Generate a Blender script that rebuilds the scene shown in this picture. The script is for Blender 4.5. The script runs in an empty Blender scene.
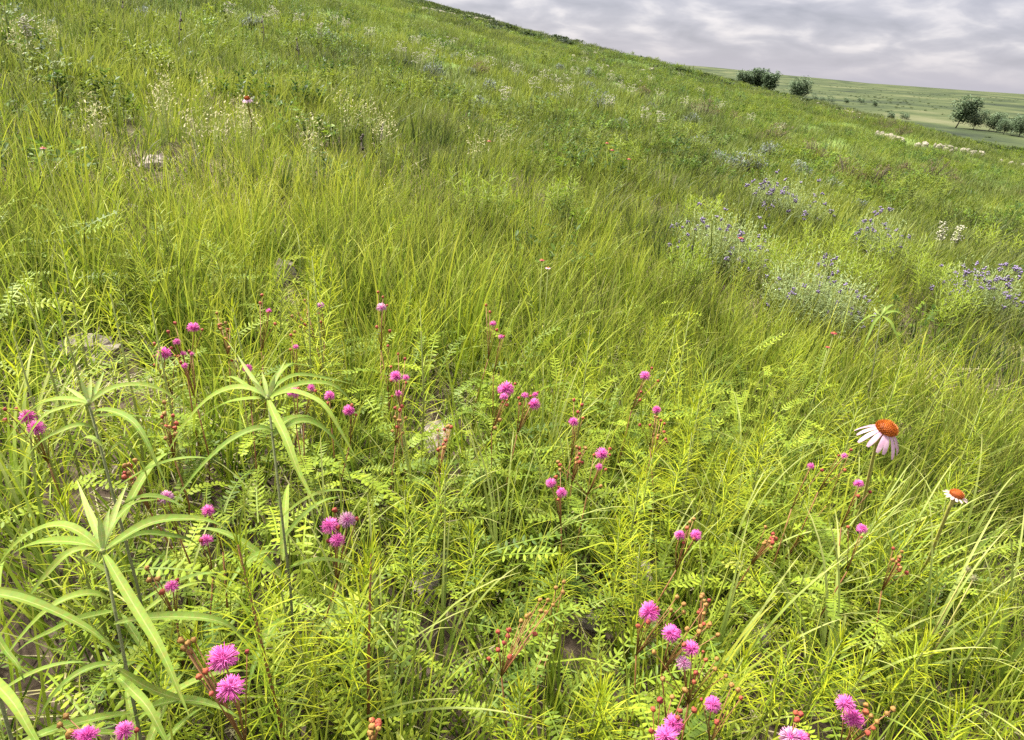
import bpy, math, random
import numpy as np
from mathutils import Vector, Matrix
random.seed(7); rng = np.random.default_rng(11)
PI = math.pi
sc = bpy.context.scene
col = sc.collection
U = random.uniform

# ------------------------------------------------------------------ camera and terrain functions
F = 700.; H = 0.95; PITCH = math.radians(23.8); ROLL = math.radians(3.9)
fw = np.array([0, math.cos(PITCH), -math.sin(PITCH)])
r0 = np.array([1., 0, 0]); u0 = np.array([0, math.sin(PITCH), math.cos(PITCH)])
rt = math.cos(ROLL)*r0 + math.sin(ROLL)*u0
up = -math.sin(ROLL)*r0 + math.cos(ROLL)*u0

def sm(a, b, x):
    t = np.clip((x-a)/(b-a), 0, 1); return t*t*(3-2*t)
def hill(x, y):
    rr = np.sqrt(x*x+y*y)
    s = 0.5*(x+np.sqrt(x*x+16.))-2.0                      # soft positive part of x
    z = -0.172*x + 0.027*s + 0.052*y
    z = z + 0.075*x*x/(rr+12.)*sm(0, 1, -x/10)
    q = np.maximum(rr-6, 0)
    z = z - 0.000085*q*q
    return z - 0.0024*np.maximum(0.60*x+0.62*y-31, 0)**1.75
def valley(x, y):
    rr = np.sqrt(x*x+y*y)
    z = -17+0*x
    z = z + 14.5*sm(300, 1700, y+0.12*x) + 9*sm(1500, 3000, y-0.35*x)
    z = z + 1.6*np.sin(x/95+1)*np.sin(y/140)*sm(150, 500, rr)
    return z + 26*sm(2600, 4200, y+1.2*x)*sm(-300, 1500, 1500-2.2*(x-500))
def ground(x, y):
    x = np.asarray(x, float); y = np.asarray(y, float)
    a = hill(x, y); b = valley(x, y); k = 3.
    h = np.clip(.5+.5*(a-b)/k, 0, 1)
    z = b+(a-b)*h+k*h*(1-h)
    rr = np.sqrt(x*x+y*y)
    z = z+0.02*np.sin(5.1*x+1.3)*np.sin(4.3*y+.4)*sm(0, 1, rr)
    w = sm(6, 40, rr)*(1-sm(400, 1200, rr)*.5)
    return z+w*(0.10*np.sin(.9*x+.3*y)*np.sin(.7*y+2)+0.22*np.sin(.31*x-.12*y+1)*np.sin(.27*y+.5))
def gz(x, y): return float(ground(x, y))
CAM = np.array([0, 0, gz(0, 0)+H])
def ray(px, py): return fw+(px-512)/F*rt-(py-370)/F*up
TS = np.exp(np.linspace(math.log(.3), math.log(6000), 4000))
def depth_at(px, py, h=0.):
    d = ray(px, py)
    x = d[0]*TS; y = d[1]*TS; z = CAM[2]+d[2]*TS
    k = np.where(z < ground(x, y)+h)[0]
    return float(TS[k[0]]) if len(k) else 3000.
def at(px, py, h=0.):
    """the place in the world that stands h above the ground in that direction"""
    return CAM+ray(px, py)*depth_at(px, py, h)
def atd(px, py, t): return CAM+ray(px, py)*t
def project(p):
    q = np.asarray(p)-CAM; d = q@fw
    return 512+F*(q@rt)/d, 370-F*(q@up)/d

# ------------------------------------------------------------------ materials
def nodes(name):
    m = bpy.data.materials.new(name); m.use_nodes = True
    nt = m.node_tree; nt.nodes.clear()
    return m, nt, nt.nodes, nt.links
def ramp(N, stops):
    n = N.new('ShaderNodeValToRGB'); e = n.color_ramp.elements
    while len(e) < len(stops): e.new(.5)
    for k, (p, c) in enumerate(stops): e[k].position = p; e[k].color = (*c, 1)
    return n
def mathn(N, L, op, a, b):
    n = N.new('ShaderNodeMath'); n.operation = op
    for i, v in enumerate((a, b)):
        if v is None: continue
        if isinstance(v, (int, float)): n.inputs[i].default_value = v
        else: L.new(v, n.inputs[i])
    return n.outputs[0]
def mixc(N, L, fac, a, b, mode='MIX'):
    n = N.new('ShaderNodeMix'); n.data_type = 'RGBA'; n.blend_type = mode
    for sock, v in ((n.inputs[0], fac), (n.inputs[6], a), (n.inputs[7], b)):
        if isinstance(v, (int, float)): sock.default_value = v
        elif isinstance(v, tuple): sock.default_value = (*v, 1)
        else: L.new(v, sock)
    return n.outputs[2]
def leafmat(name, cols, tip=None, tipk=.6, trans=.4, rough=.5, patch=.45, midrib=None, patchscale=.9):
    """leaf colour varies from plant to plant, blade to blade and patch to patch; a share of the light passes through"""
    m, nt, N, L = nodes(name)
    cols = [(c_[0]*.86, c_[1], c_[2]) for c_ in cols]
    oi = N.new('ShaderNodeObjectInfo')
    rn = N.new('ShaderNodeAttribute'); rn.attribute_name = 'rnd'
    geo = N.new('ShaderNodeNewGeometry')
    nz = N.new('ShaderNodeTexNoise'); nz.inputs['Scale'].default_value = patchscale; nz.inputs['Detail'].default_value = 3
    L.new(geo.outputs['Position'], nz.inputs['Vector'])
    a = mathn(N, L, 'MULTIPLY', oi.outputs['Random'], .30*(1-patch*.4))
    b = mathn(N, L, 'MULTIPLY', rn.outputs['Fac'], .78*(1-patch*.4))
    c = mathn(N, L, 'MULTIPLY', mathn(N, L, 'SUBTRACT', nz.outputs['Fac'], .5), patch*1.7)
    v = mathn(N, L, 'ADD', mathn(N, L, 'ADD', a, b), mathn(N, L, 'ADD', c, -.02))
    rp = ramp(N, [(k/(len(cols)-1), cc) for k, cc in enumerate(cols)])
    L.new(v, rp.inputs[0]); cc = rp.outputs[0]
    if tip:
        t = N.new('ShaderNodeAttribute'); t.attribute_name = 't'
        f = mathn(N, L, 'MULTIPLY', mathn(N, L, 'POWER', t.outputs['Fac'], 2.5), tipk)
        cc = mixc(N, L, f, cc, tip)
    if midrib:
        s = N.new('ShaderNodeAttribute'); s.attribute_name = 'side'
        f = mathn(N, L, 'MULTIPLY', mathn(N, L, 'LESS_THAN', s.outputs['Fac'], .10), .55)
        cc = mixc(N, L, f, cc, midrib)
        wv = N.new('ShaderNodeTexNoise'); wv.inputs['Scale'].default_value = 260
        L.new(geo.outputs['Position'], wv.inputs['Vector'])
        cc = mixc(N, L, .35, cc, mixc(N, L, 1., cc, wv.outputs['Color'], 'OVERLAY'))
    p = N.new('ShaderNodeBsdfPrincipled'); p.inputs['Roughness'].default_value = rough
    p.inputs['Specular IOR Level'].default_value = .12
    L.new(cc, p.inputs['Base Color'])
    o = N.new('ShaderNodeOutputMaterial')
    if trans:
        tr = N.new('ShaderNodeBsdfTranslucent'); L.new(cc, tr.inputs['Color'])
        mx = N.new('ShaderNodeMixShader'); mx.inputs[0].default_value = trans
        L.new(p.outputs[0], mx.inputs[1]); L.new(tr.outputs[0], mx.inputs[2]); L.new(mx.outputs[0], o.inputs[0])
    else: L.new(p.outputs[0], o.inputs[0])
    return m
def plain(name, c1, c2, scale=60, rough=.7, trans=0, bump=0):
    m, nt, N, L = nodes(name)
    geo = N.new('ShaderNodeNewGeometry'); nz = N.new('ShaderNodeTexNoise')
    nz.inputs['Scale'].default_value = scale; nz.inputs['Detail'].default_value = 5
    L.new(geo.outputs['Position'], nz.inputs['Vector'])
    rp = ramp(N, [(.3, c1), (.7, c2)]); L.new(nz.outputs['Fac'], rp.inputs[0])
    p = N.new('ShaderNodeBsdfPrincipled'); p.inputs['Roughness'].default_value = rough
    p.inputs['Specular IOR Level'].default_value = .3
    L.new(rp.outputs[0], p.inputs['Base Color'])
    if bump:
        b = N.new('ShaderNodeBump'); b.inputs['Strength'].default_value = .6; b.inputs['Distance'].default_value = bump
        L.new(nz.outputs['Fac'], b.inputs['Height']); L.new(b.outputs[0], p.inputs['Normal'])
    o = N.new('ShaderNodeOutputMaterial')
    if trans:
        tr = N.new('ShaderNodeBsdfTranslucent'); L.new(rp.outputs[0], tr.inputs['Color'])
        mx = N.new('ShaderNodeMixShader'); mx.inputs[0].default_value = trans
        L.new(p.outputs[0], mx.inputs[1]); L.new(tr.outputs[0], mx.inputs[2]); L.new(mx.outputs[0], o.inputs[0])
    else: L.new(p.outputs[0], o.inputs[0])
    return m

GRN = (.150, .200, .014); YEL = (.310, .315, .014); BLU = (.075, .140, .040); DEEP = (.054, .092, .010)
LIME = (.400, .400, .016); DRY = (.330, .260, .110); PALE = (.210, .260, .075)
M_grass = leafmat('grass blades', [(.024, .044, .008), DEEP, (.105, .155, .012), (.17, .225, .014), (.25, .285, .016), YEL, (.38, .35, .04), (.46, .38, .17)], tip=(.42, .37, .08), tipk=.5, patch=.65)
M_meadow = leafmat('meadow grass blades', [(.026, .038, .012), (.075, .098, .016), (.135, .158, .018), (.225, .228, .02), (.31, .285, .07)], tip=(.30, .28, .08), tipk=.4, patch=1., patchscale=.55)
M_dull = leafmat('narrow meadow leaves', [(.055, .075, .014), (.11, .14, .016), (.18, .205, .018), (.30, .30, .02)], tip=(.30, .30, .03), tipk=.4, patch=.7, patchscale=.5)
M_lime = leafmat('lime bush leaves', [(.12, .16, .014), (.20, .235, .016), (.30, .31, .02)], tip=(.36, .36, .03), tipk=.4)
M_farforb = leafmat('hillside forbs', [(.020, .029, .012), (.042, .056, .015), (.085, .102, .019), (.155, .165, .026)], patch=.9, patchscale=.4)
M_wide = leafmat('broad grass blades', [(.12, .17, .02), (.18, .23, .03), (.25, .28, .05), (.30, .32, .08)], tip=(.42, .38, .15), tipk=.6)
M_dry = leafmat('dry thatch', [(.16, .11, .06), (.30, .23, .12), DRY, (.40, .34, .20)], trans=.15)
M_feather = leafmat('feathery leaves', [(.11, .16, .012), (.20, .24, .012), (.31, .31, .012), (.42, .40, .014)], tip=(.46, .44, .02), tipk=.7, patch=.3)
M_briar = leafmat('pinnate leaves', [(.060, .090, .014), (.13, .165, .018), (.20, .23, .018), (.26, .275, .02), (.34, .29, .05)], patch=.6, patchscale=3, trans=.3)
M_forb = leafmat('leafy forbs', [(.036, .060, .014), (.075, .115, .016), (.14, .185, .018), (.25, .28, .018)], patch=.7, patchscale=.35)
M_far = leafmat('hillside grass', [(.034, .042, .016), (.066, .080, .018), (.105, .118, .020), (.15, .145, .038)], tip=(.20, .19, .07), tipk=.4, patch=1.1, patchscale=.3)
M_droop = leafmat('downy long leaves', [(.11, .150, .020), (.155, .19, .026), (.21, .235, .034)], midrib=(.29, .31, .10), trans=.3, rough=.65, patch=.2)
M_young = leafmat('young pale leaves', [(.26, .29, .07), (.32, .34, .09)], trans=.35, rough=.65, midrib=(.34, .36, .14), patch=.2)
M_grey = leafmat('silvery leaflets', [(.15, .175, .06), (.22, .24, .09), (.29, .305, .14)], patch=.3, trans=.25, rough=.7)
M_shrub = leafmat('grey green shrub leaves', [(.13, .135, .10), (.19, .19, .15), (.25, .25, .20)], patch=.3, trans=.2, rough=.7)
M_tree = leafmat('tree leaves', [(.070, .092, .048), (.11, .135, .066), (.15, .175, .085)], patch=.4, patchscale=.12, trans=.2)
M_stemhair = plain('hairy grey stem', (.07, .085, .03), (.14, .15, .06), 400, .9)
M_redstem = plain('reddish stem', (.13, .040, .018), (.20, .11, .03), 90, .6)
M_greenstem = plain('green stem', (.13, .17, .03), (.22, .24, .06), 90, .6)
M_buffstem = plain('olive flower stalk', (.22, .22, .05), (.32, .28, .09), 120, .6)
M_darkstem = plain('dark dead stem', (.035, .028, .020), (.075, .060, .045), 50, .9)
M_pink = plain('pink filaments', (.60, .065, .33), (.74, .19, .48), 70, .6, trans=.3)
M_pinkfaded = plain('faded pink filaments', (.50, .17, .34), (.62, .36, .48), 90, .7, trans=.3)
M_pinkcore = plain('deep pink flower core', (.26, .02, .12), (.38, .04, .20), 200, .7)
M_bud = plain('orange red buds', (.16, .016, .018), (.24, .06, .02), 45, .7)
M_budbrown = plain('orange brown buds', (.17, .085, .022), (.22, .12, .025), 45, .7)
M_cone = plain('orange brown cone', (.20, .042, .006), (.44, .125, .008), 260, .55)
M_cone2 = plain('orange disc', (.30, .07, .015), (.40, .12, .015), 260, .55)
M_petal = plain('pale pink petals', (.38, .20, .29), (.48, .33, .38), 120, .55, trans=.3)
M_wpetal = plain('whitish petals', (.38, .27, .26), (.44, .34, .30), 120, .55, trans=.3)
M_violet = plain('violet flowers', (.12, .085, .175), (.24, .19, .29), 50, .6, trans=.2)
M_darkred = plain('dark red petals', (.12, .008, .015), (.20, .02, .025), 100, .6)
M_white = plain('creamy white blossom', (.34, .33, .21), (.46, .44, .32), 60, .7, trans=.2)
M_plume = plain('buff seed plume', (.26, .25, .11), (.40, .36, .20), 60, .8, trans=.3)
M_russet = leafmat('russet leaves', [(.10, .070, .03), (.15, .095, .045), (.15, .13, .05)], patch=.3)
M_bark = plain('bark', (.06, .05, .04), (.13, .11, .09), 2, .9)
M_rock = plain('pale limestone', (.13, .105, .08), (.28, .24, .19), 30, .9, bump=.006)
M_band = plain('weathered limestone', (.13, .115, .08), (.24, .215, .16), 3, .9)

# ------------------------------------------------------------------ mesh builder
class MB:
    def __init__(s): s.v = []; s.f = []; s.t = []; s.r = []; s.sd = []; s.mi = []
    def add(s, vs, fs, t=0., r=None, side=None, mi=0):
        b = len(s.v); n = len(vs)
        s.v.extend([tuple(map(float, q)) for q in vs])
        s.f.extend([tuple(b+i for i in q) for q in fs]); s.mi.extend([mi]*len(fs))
        s.t.extend(t if hasattr(t, '__len__') else [t]*n)
        s.r.extend([random.random() if r is None else r]*n)
        s.sd.extend(side if side is not None else [1.]*n)
    def strip(s, pts, side, width, r=None, fold=0., mi=0, t0=0., t1=1.):
        """leaf ribbon along pts; side vectors; half-width function of t; fold>0 lifts both edges (a V section)"""
        n = len(pts); vs = []; ts = []; sd = []; k = 3 if fold else 2
        for i, p in enumerate(pts):
            t = i/(n-1); w = width(t); sv = side[i] if isinstance(side, list) else side
            if fold:
                d = np.array([0, 0, fold*w])
                vs += [p-sv*w+d, p, p+sv*w+d]; sd += [1, 0, 1]
            else:
                vs += [p-sv*w, p+sv*w]; sd += [1, 1]
            ts += [t0+(t1-t0)*t]*k
        fs = []
        for i in range(n-1):
            for j in range(k-1):
                a = i*k+j; fs.append((a, a+1, a+k+1, a+k))
        s.add(vs, fs, ts, r, sd, mi)
    def tube(s, pts, rad, sides=6, mi=0, r=None):
        pts = [np.asarray(p, float) for p in pts]; n = len(pts); vs = []
        rad = rad if hasattr(rad, '__len__') else [rad]*n
        for i, p in enumerate(pts):
            d = pts[min(i+1, n-1)]-pts[max(i-1, 0)]; d = d/(np.linalg.norm(d)+1e-9)
            a = np.cross(d, [0, 0, 1.] if abs(d[2]) < .9 else [1., 0, 0]); a /= np.linalg.norm(a); b = np.cross(d, a)
            for j in range(sides):
                th = 2*PI*j/sides; vs.append(p+rad[i]*(math.cos(th)*a+math.sin(th)*b))
        fs = [(i*sides+j, i*sides+(j+1) % sides, (i+1)*sides+(j+1) % sides, (i+1)*sides+j) for i in range(n-1) for j in range(sides)]
        fs += [tuple(range(sides))[::-1], tuple((n-1)*sides+j for j in range(sides))]
        s.add(vs, fs, 0., r, None, mi)
    def ball(s, c, rad, bump=0., mi=0, seg=8, ring=6, M=None, sq=(1, 1, 1)):
        vs = [(0, 0, 1)]; fs = []
        for i in range(1, ring):
            for j in range(seg):
                a = PI*i/ring; b = 2*PI*(j+.5*(i % 2))/seg
                vs.append((math.sin(a)*math.cos(b), math.sin(a)*math.sin(b), math.cos(a)))
        vs.append((0, 0, -1)); e = len(vs)-1
        for j in range(seg):
            fs.append((0, 1+j, 1+(j+1) % seg)); fs.append((e, e-seg+(j+1) % seg, e-seg+j))
        for i in range(ring-2):
            for j in range(seg):
                a = 1+i*seg+j; b = 1+i*seg+(j+1) % seg; fs.append((a, a+seg, b+seg, b))
        q = []
        for v in vs:
            v = np.array(v)*rad*(1+U(-bump, bump))*np.array(sq)
            q.append((M@v if M is not None else v)+c)
        s.add(q, fs, 0., None, None, mi)
    def build(s, name, mats, parent=None, base=None, smooth=True, link=True):
        me = bpy.data.meshes.new(name)
        v = np.array(s.v) if s.v else np.zeros((0, 3))
        if base is not None: v = v-np.asarray(base)
        me.from_pydata(v.tolist(), [], s.f)
        for nm, d in (('t', s.t), ('rnd', s.r), ('side', s.sd)):
            at_ = me.attributes.new(nm, 'FLOAT', 'POINT'); at_.data.foreach_set('value', np.array(d, dtype=np.float32))
        for m in (mats if isinstance(mats, (list, tuple)) else [mats]): me.materials.append(m)
        me.polygons.foreach_set('material_index', s.mi)
        if smooth: me.polygons.foreach_set('use_smooth', [True]*len(s.f))
        me.update()
        o = bpy.data.objects.new(name, me)
        if link: col.objects.link(o)
        if parent is not None: o.parent = parent
        elif base is not None: o.location = base
        return o
def unit(v): v = np.asarray(v, float); return v/(np.linalg.norm(v)+1e-9)
def blade(mb, base, az, L, w, lean, curl, n=5, r=None, fold=0., prof=None, mi=0, twist=None, gravity=0.):
    d = np.array([math.cos(az), math.sin(az), 0]); p = np.asarray(base, float); a = lean
    tw = U(-.9, .9) if twist is None else twist
    sd0 = np.array([-math.sin(az+tw), math.cos(az+tw), 0]); pts = [p]
    for i in range(n-1):
        t = (i+.5)/(n-1); a2 = a+curl*t*t
        p = p+L/(n-1)*(math.sin(a2)*d+math.cos(a2)*np.array([0, 0, 1.])); pts.append(p)
    prof = prof or (lambda t: w*.5*(min(1, .55+t*2))*(1-t)**.55 if t < 1 else w*.02)
    mb.strip(pts, sd0, prof, r, fold, mi)
    return pts
def leafhex(mb, p, d, nrm, L, w, r=None, mi=0, t=(0, .3, .7, 1)):
    """one small elliptic leaf"""
    d = unit(d); s = unit(np.cross(d, nrm)); n = unit(np.cross(s, d))
    vs = [p, p+d*L*.35+s*w*.5, p+d*L*.72+s*w*.42, p+d*L-n*L*.08, p+d*L*.72-s*w*.42, p+d*L*.35-s*w*.5]
    mb.add(vs, [(0, 1, 2, 3), (0, 3, 4, 5)], [0, .3, .7, 1, .7, .3], r, None, mi)

# ------------------------------------------------------------------ things, parts, tags
used = {}
def tag(o, label, cat, group=None, kind=None):
    o['label'] = label; o['category'] = cat
    if group: o['group'] = group
    if kind: o['kind'] = kind
    used.setdefault(label, []).append((o, group)); return o
def thing(name, loc, label, cat, group=None):
    o = bpy.data.objects.new(name, None); col.objects.link(o); o.location = loc
    o.empty_display_size = .05
    return tag(o, label, cat, group)

# ------------------------------------------------------------------ prototypes for the stuff (kept in an unlinked collection)
def protocol(name, objs):
    c = bpy.data.collections.new(name)
    for k, o in enumerate(objs): o.name = '%s_%02d' % (name, k); c.objects.link(o)
    return c
def p_tuft(nb, L0, L1, w0, w1, rad, lean, curl, mat, n=5, fold=0.):
    mb = MB()
    for k in range(nb):
        a = U(0, 2*PI); rr = rad*math.sqrt(random.random())
        az = a+U(-.8, .8)
        blade(mb, (rr*math.cos(a), rr*math.sin(a), -.01), az, U(L0, L1), U(w0, w1), abs(random.gauss(0, lean)), U(.2, 1)*curl, n, fold=fold)
    return mb.build('p', mat, link=False)
def feather_mb(mb, hgt, nl, ll, lw, base=(0, 0, 0), top=None, si=1, li=0, segs=3):
    base = np.asarray(base, float); top = base+np.array([U(-.05, .05), U(-.05, .05), hgt]) if top is None else np.asarray(top, float)
    ax = top-base; hgt = np.linalg.norm(ax); ax0 = unit(ax)
    bend = np.array([U(-1, 1), U(-1, 1), 0])*hgt*.05
    P = lambda t: base+ax*t+bend*math.sin(PI*t)
    if si is not None: mb.tube([P(t) for t in np.linspace(0, 1, 6)], list(np.linspace(.0022, .0008, 6)), 5, si)
    ga = U(0, 6)
    for k in range(nl):
        t = .15+.85*((k+.5)/nl)**.75; ga += 2.39996+U(-.25, .25)
        crown = sm(.7, 1, t)
        l = ll*U(.75, 1.15)*(1-.45*float(crown))*(.6+.4*float(sm(.1, .4, t)))
        blade(mb, P(t), ga, l, lw, U(.95, 1.35)-.75*float(crown), U(.1, .7), segs+1, mi=li, prof=lambda q: lw*.5*(1-q)**.5*(min(1, .5+3*q)))
    return mb
def p_feather(h, n, l, w):
    return feather_mb(MB(), h, n, l, w).build('p', [M_feather, M_greenstem], link=False)
def pinnate(mb, p, az, L, rise, curl, npair, ll, lw, mi=0, stem=1, twist=0.):
    """one pinnate leaf: a thin rachis with paired leaflets"""
    d = np.array([math.cos(az), math.sin(az), 0]); s = np.array([-math.sin(az), math.cos(az), 0]); a = rise; p = np.asarray(p, float); pts = [p]; N_ = npair+2
    for k in range(N_):
        a += curl/N_; p = p+L/N_*(math.cos(a)*d+math.sin(a)*np.array([0, 0, 1.])); pts.append(p)
    mb.strip(pts, s, lambda t: .0009, .5, mi=stem if stem is not None else mi)
    r = random.random()
    for k in range(2, N_+1):
        q = pts[k]; dd = unit(pts[k]-pts[k-1]); nn = unit(np.cross(dd, s))*-1
        t = k/N_; l = ll*(1-.45*abs(t-.5))
        for sg in (-1, 1):
            leafhex(mb, q, unit(dd*U(.25, .55)+s*sg+nn*U(-.35, .25)), nn, l*U(.85, 1.1), lw, min(1, max(0, r+U(-.2, .2))), mi)
    leafhex(mb, pts[-1], dd, nn, ll*.8, lw, r, mi)
def p_briar(nleaf, rad):
    mb = MB()
    for k in range(nleaf):
        a = U(0, 2*PI); q = rad*random.random()**.7
        pinnate(mb, (q*math.cos(a), q*math.sin(a), U(.01, .12)), a+U(-1, 1), U(.06, .11), U(-.1, .7), U(-1.1, -.2), random.choice((7, 8, 9, 10)), U(.009, .015), U(.0028, .0044), 0, 0)
    return mb.build('p', [M_briar, M_redstem], link=False)
def p_forb(nst, rad, h, nl, L, w, mat):
    mb = MB()
    for k in range(nst):
        a = U(0, 2*PI); q = rad*random.random()**.6
        top = np.array([q*math.cos(a), q*math.sin(a), h*U(.6, 1)*(1-.4*(q/rad)**2)]); b = np.array([top[0]*.5, top[1]*.5, 0])
        r = random.random()
        for j in range(nl):
            t = .25+.75*random.random()**.7; p = b+(top-b)*t; az = U(0, 2*PI); e = U(-.3, .9)
            d = np.array([math.cos(az)*math.cos(e), math.sin(az)*math.cos(e), math.sin(e)])
            leafhex(mb, p, d, np.array([0, 0, 1.])+.3*np.array([U(-1, 1), U(-1, 1), 0]), L*U(.7, 1.2), w, min(1, max(0, r+U(-.25, .25))))
    return mb.build('p', mat, link=False)
def p_thatch():
    mb = MB()
    for k in range(16):
        a = U(0, 2*PI); q = .10*math.sqrt(random.random())
        blade(mb, (q*math.cos(a), q*math.sin(a), U(.004, .02)), U(0, 6.3), U(.06, .2), U(.002, .004), U(1.2, 1.52), U(-.1, .2), 3)
    return mb.build('p', M_dry, link=False)
def p_pebble():
    mb = MB(); mb.ball(np.zeros(3), .012, .3, sq=(1.2, 1, .6)); return mb.build('p', M_rock, link=False)

C_tall = protocol('tall_grass_tuft', [p_tuft(13, .18, .46, .0045, .0085, .05, .24, .95, M_grass, 6) for _ in range(7)] + [p_tuft(9, .25, .42, .005, .008, .03, .25, 1.3, M_grass, 7, .3) for _ in range(3)])
C_fine = protocol('fine_grass_tuft', [p_tuft(15, .10, .30, .0026, .0050, .05, .26, .9, M_grass, 5) for _ in range(7)])
C_short = protocol('short_grass_tuft', [p_tuft(12, .08, .22, .003, .006, .03, .34, 1.1, M_grass, 5) for _ in range(6)])
C_feath = protocol('feathery_forb_plant', [p_feather(U(.24, .36), 75, U(.04, .06), .0024) for _ in range(6)])
C_bri = protocol('briar_foliage', [p_briar(8, .10) for _ in range(8)])
C_thatch = protocol('thatch_bundle', [p_thatch() for _ in range(4)])
C_peb = protocol('pebble', [p_pebble() for _ in range(4)])
C_mid = protocol('meadow_grass_patch', [p_tuft(80, .06, .19, .0045, .010, .30, .45, 1., M_meadow, 4) for _ in range(6)])
C_forb = protocol('leafy_forb_plant', [p_forb(14, .20, .20, 16, .030, .012, M_forb) for _ in range(5)] + [p_forb(12, .16, .24, 20, .035, .008, M_dull) for _ in range(4)])
C_far = protocol('hillside_patch', [p_tuft(140, .06, .15, .014, .03, .65, .5, .9, M_far, 3) for _ in range(5)])
C_farforb = protocol('hillside_forb', [p_forb(26, .5, .20, 14, .09, .05, M_farforb) for _ in range(5)])

def stuff(name, coll, P, scl, label, cat, tilt=.12, idx=None):
    """one object whose geometry nodes set a plant of the collection on every point"""
    n = len(P); me = bpy.data.meshes.new(name); me.vertices.add(n)
    me.vertices.foreach_set('co', np.asarray(P, np.float32).ravel())
    rot = np.stack([rng.normal(0, tilt, n), rng.normal(0, tilt, n), rng.uniform(0, 2*PI, n)], 1).astype(np.float32)
    for nm, ty, key, d in (('rot', 'FLOAT_VECTOR', 'vector', rot.ravel()), ('scl', 'FLOAT', 'value', np.asarray(scl, np.float32)),
                           ('idx', 'INT', 'value', rng.integers(0, len(coll.objects), n).astype(np.int32))):
        a = me.attributes.new(nm, ty, 'POINT'); a.data.foreach_set(key, d)
    o = bpy.data.objects.new(name, me); col.objects.link(o)
    g = bpy.data.node_groups.new(name, 'GeometryNodeTree')
    g.interface.new_socket('Geometry', in_out='INPUT', socket_type='NodeSocketGeometry')
    g.interface.new_socket('Geometry', in_out='OUTPUT', socket_type='NodeSocketGeometry')
    N, L = g.nodes, g.links
    gi = N.new('NodeGroupInput'); go = N.new('NodeGroupOutput'); ip = N.new('GeometryNodeInstanceOnPoints')
    ci = N.new('GeometryNodeCollectionInfo'); ci.inputs['Collection'].default_value = coll
    ci.inputs['Separate Children'].default_value = True; ci.inputs['Reset Children'].default_value = True
    def named(nm, ty):
        a = N.new('GeometryNodeInputNamedAttribute'); a.data_type = ty; a.inputs['Name'].default_value = nm; return a.outputs['Attribute']
    e2r = N.new('FunctionNodeEulerToRotation'); L.new(named('rot', 'FLOAT_VECTOR'), e2r.inputs[0])
    L.new(gi.outputs[0], ip.inputs['Points']); L.new(ci.outputs[0], ip.inputs['Instance'])
    ip.inputs['Pick Instance'].default_value = True
    L.new(named('idx', 'INT'), ip.inputs['Instance Index']); L.new(e2r.outputs[0], ip.inputs['Rotation'])
    L.new(named('scl', 'FLOAT'), ip.inputs['Scale']); L.new(ip.outputs[0], go.inputs[0])
    md = o.modifiers.new('scatter', 'NODES'); md.node_group = g
    return tag(o, label, cat, kind='stuff')
def scatter(ra, rb, dens, A=64, keep=None):
    n = int(dens*math.radians(2*A)/2*(rb*rb-ra*ra))
    r = np.sqrt(rng.uniform(ra*ra, rb*rb, n)); a = np.radians(rng.uniform(-A, A, n))
    x = r*np.sin(a); y = r*np.cos(a)
    if keep is not None:
        k = rng.uniform(0, 1, n) < keep(x, y, r); x, y, r = x[k], y[k], r[k]
    return x, y, r
def fbm(x, y, s, seed=0):
    q = np.zeros_like(x); g = np.random.default_rng(seed)
    for k in range(7):
        th = g.uniform(0, 2*PI); fr = s*1.55**(k % 4)*g.uniform(.7, 1.3); ph = g.uniform(0, 2*PI)
        q += np.sin(fr*(x*math.cos(th)+y*math.sin(th))+ph+1.3*np.sin(fr*.6*(y*math.cos(th)-x*math.sin(th))))/(1+.35*(k % 4))
    return .5+.5*np.clip(q/3.2, -1, 1)

# ------------------------------------------------------------------ landmarks that labels point to
LM = {'large pink coneflower': (883, 437), 'small orange-centred coneflower': (957, 494), 'two stacked pink pompoms': (227, 673),
      'three-bloom pink cluster': (338, 528), 'fountain-like long-leaved plant': (268, 398), 'long-leaved plant by the left edge': (89, 402),
      'nearest long-leaved plant': (103, 560), 'brightest mid-meadow pink pompom': (506, 390), 'orange-red bud stalk': (530, 615),
      'pink pair at lower right': (849, 712), 'diagonal row of pink blooms': (672, 638), 'tan slab in the foreground gap': (430, 578),
      'broadest silvery violet bush': (820, 300), 'violet bush behind the others': (720, 240), 'darkest violet bush by right edge': (985, 295),
      'pink coneflower on the left slope': (247, 98), 'yellow-green bush in mid-meadow': (480, 182)}
def where(px, py, desc, word=('just left of', 'just right of', 'just beyond', 'just in front of')):
    order = sorted(LM.items(), key=lambda kv: math.hypot(px-kv[1][0], (py-kv[1][1])*1.2))
    for mods in ('', 'farther '):
        for nm, (qx, qy) in order[:4]:
            dx, dy = px-qx, (py-qy)*1.3
            if abs(dx) < 8 and abs(dy) < 8: continue
            k = (0 if dx < 0 else 1) if abs(dx) > abs(dy) else (2 if dy < 0 else 3)
            dist = math.hypot(dx, dy); w = word[k]
            if dist > 70: w = ('well left of', 'well right of', 'well beyond', 'well in front of')[k]
            elif dist > 30: w = ('left of', 'right of', 'beyond', 'in front of')[k]
            lb = desc+' '+w+' the '+nm
            if lb not in used: return lb
    return desc+' near the '+order[0][0]

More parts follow.
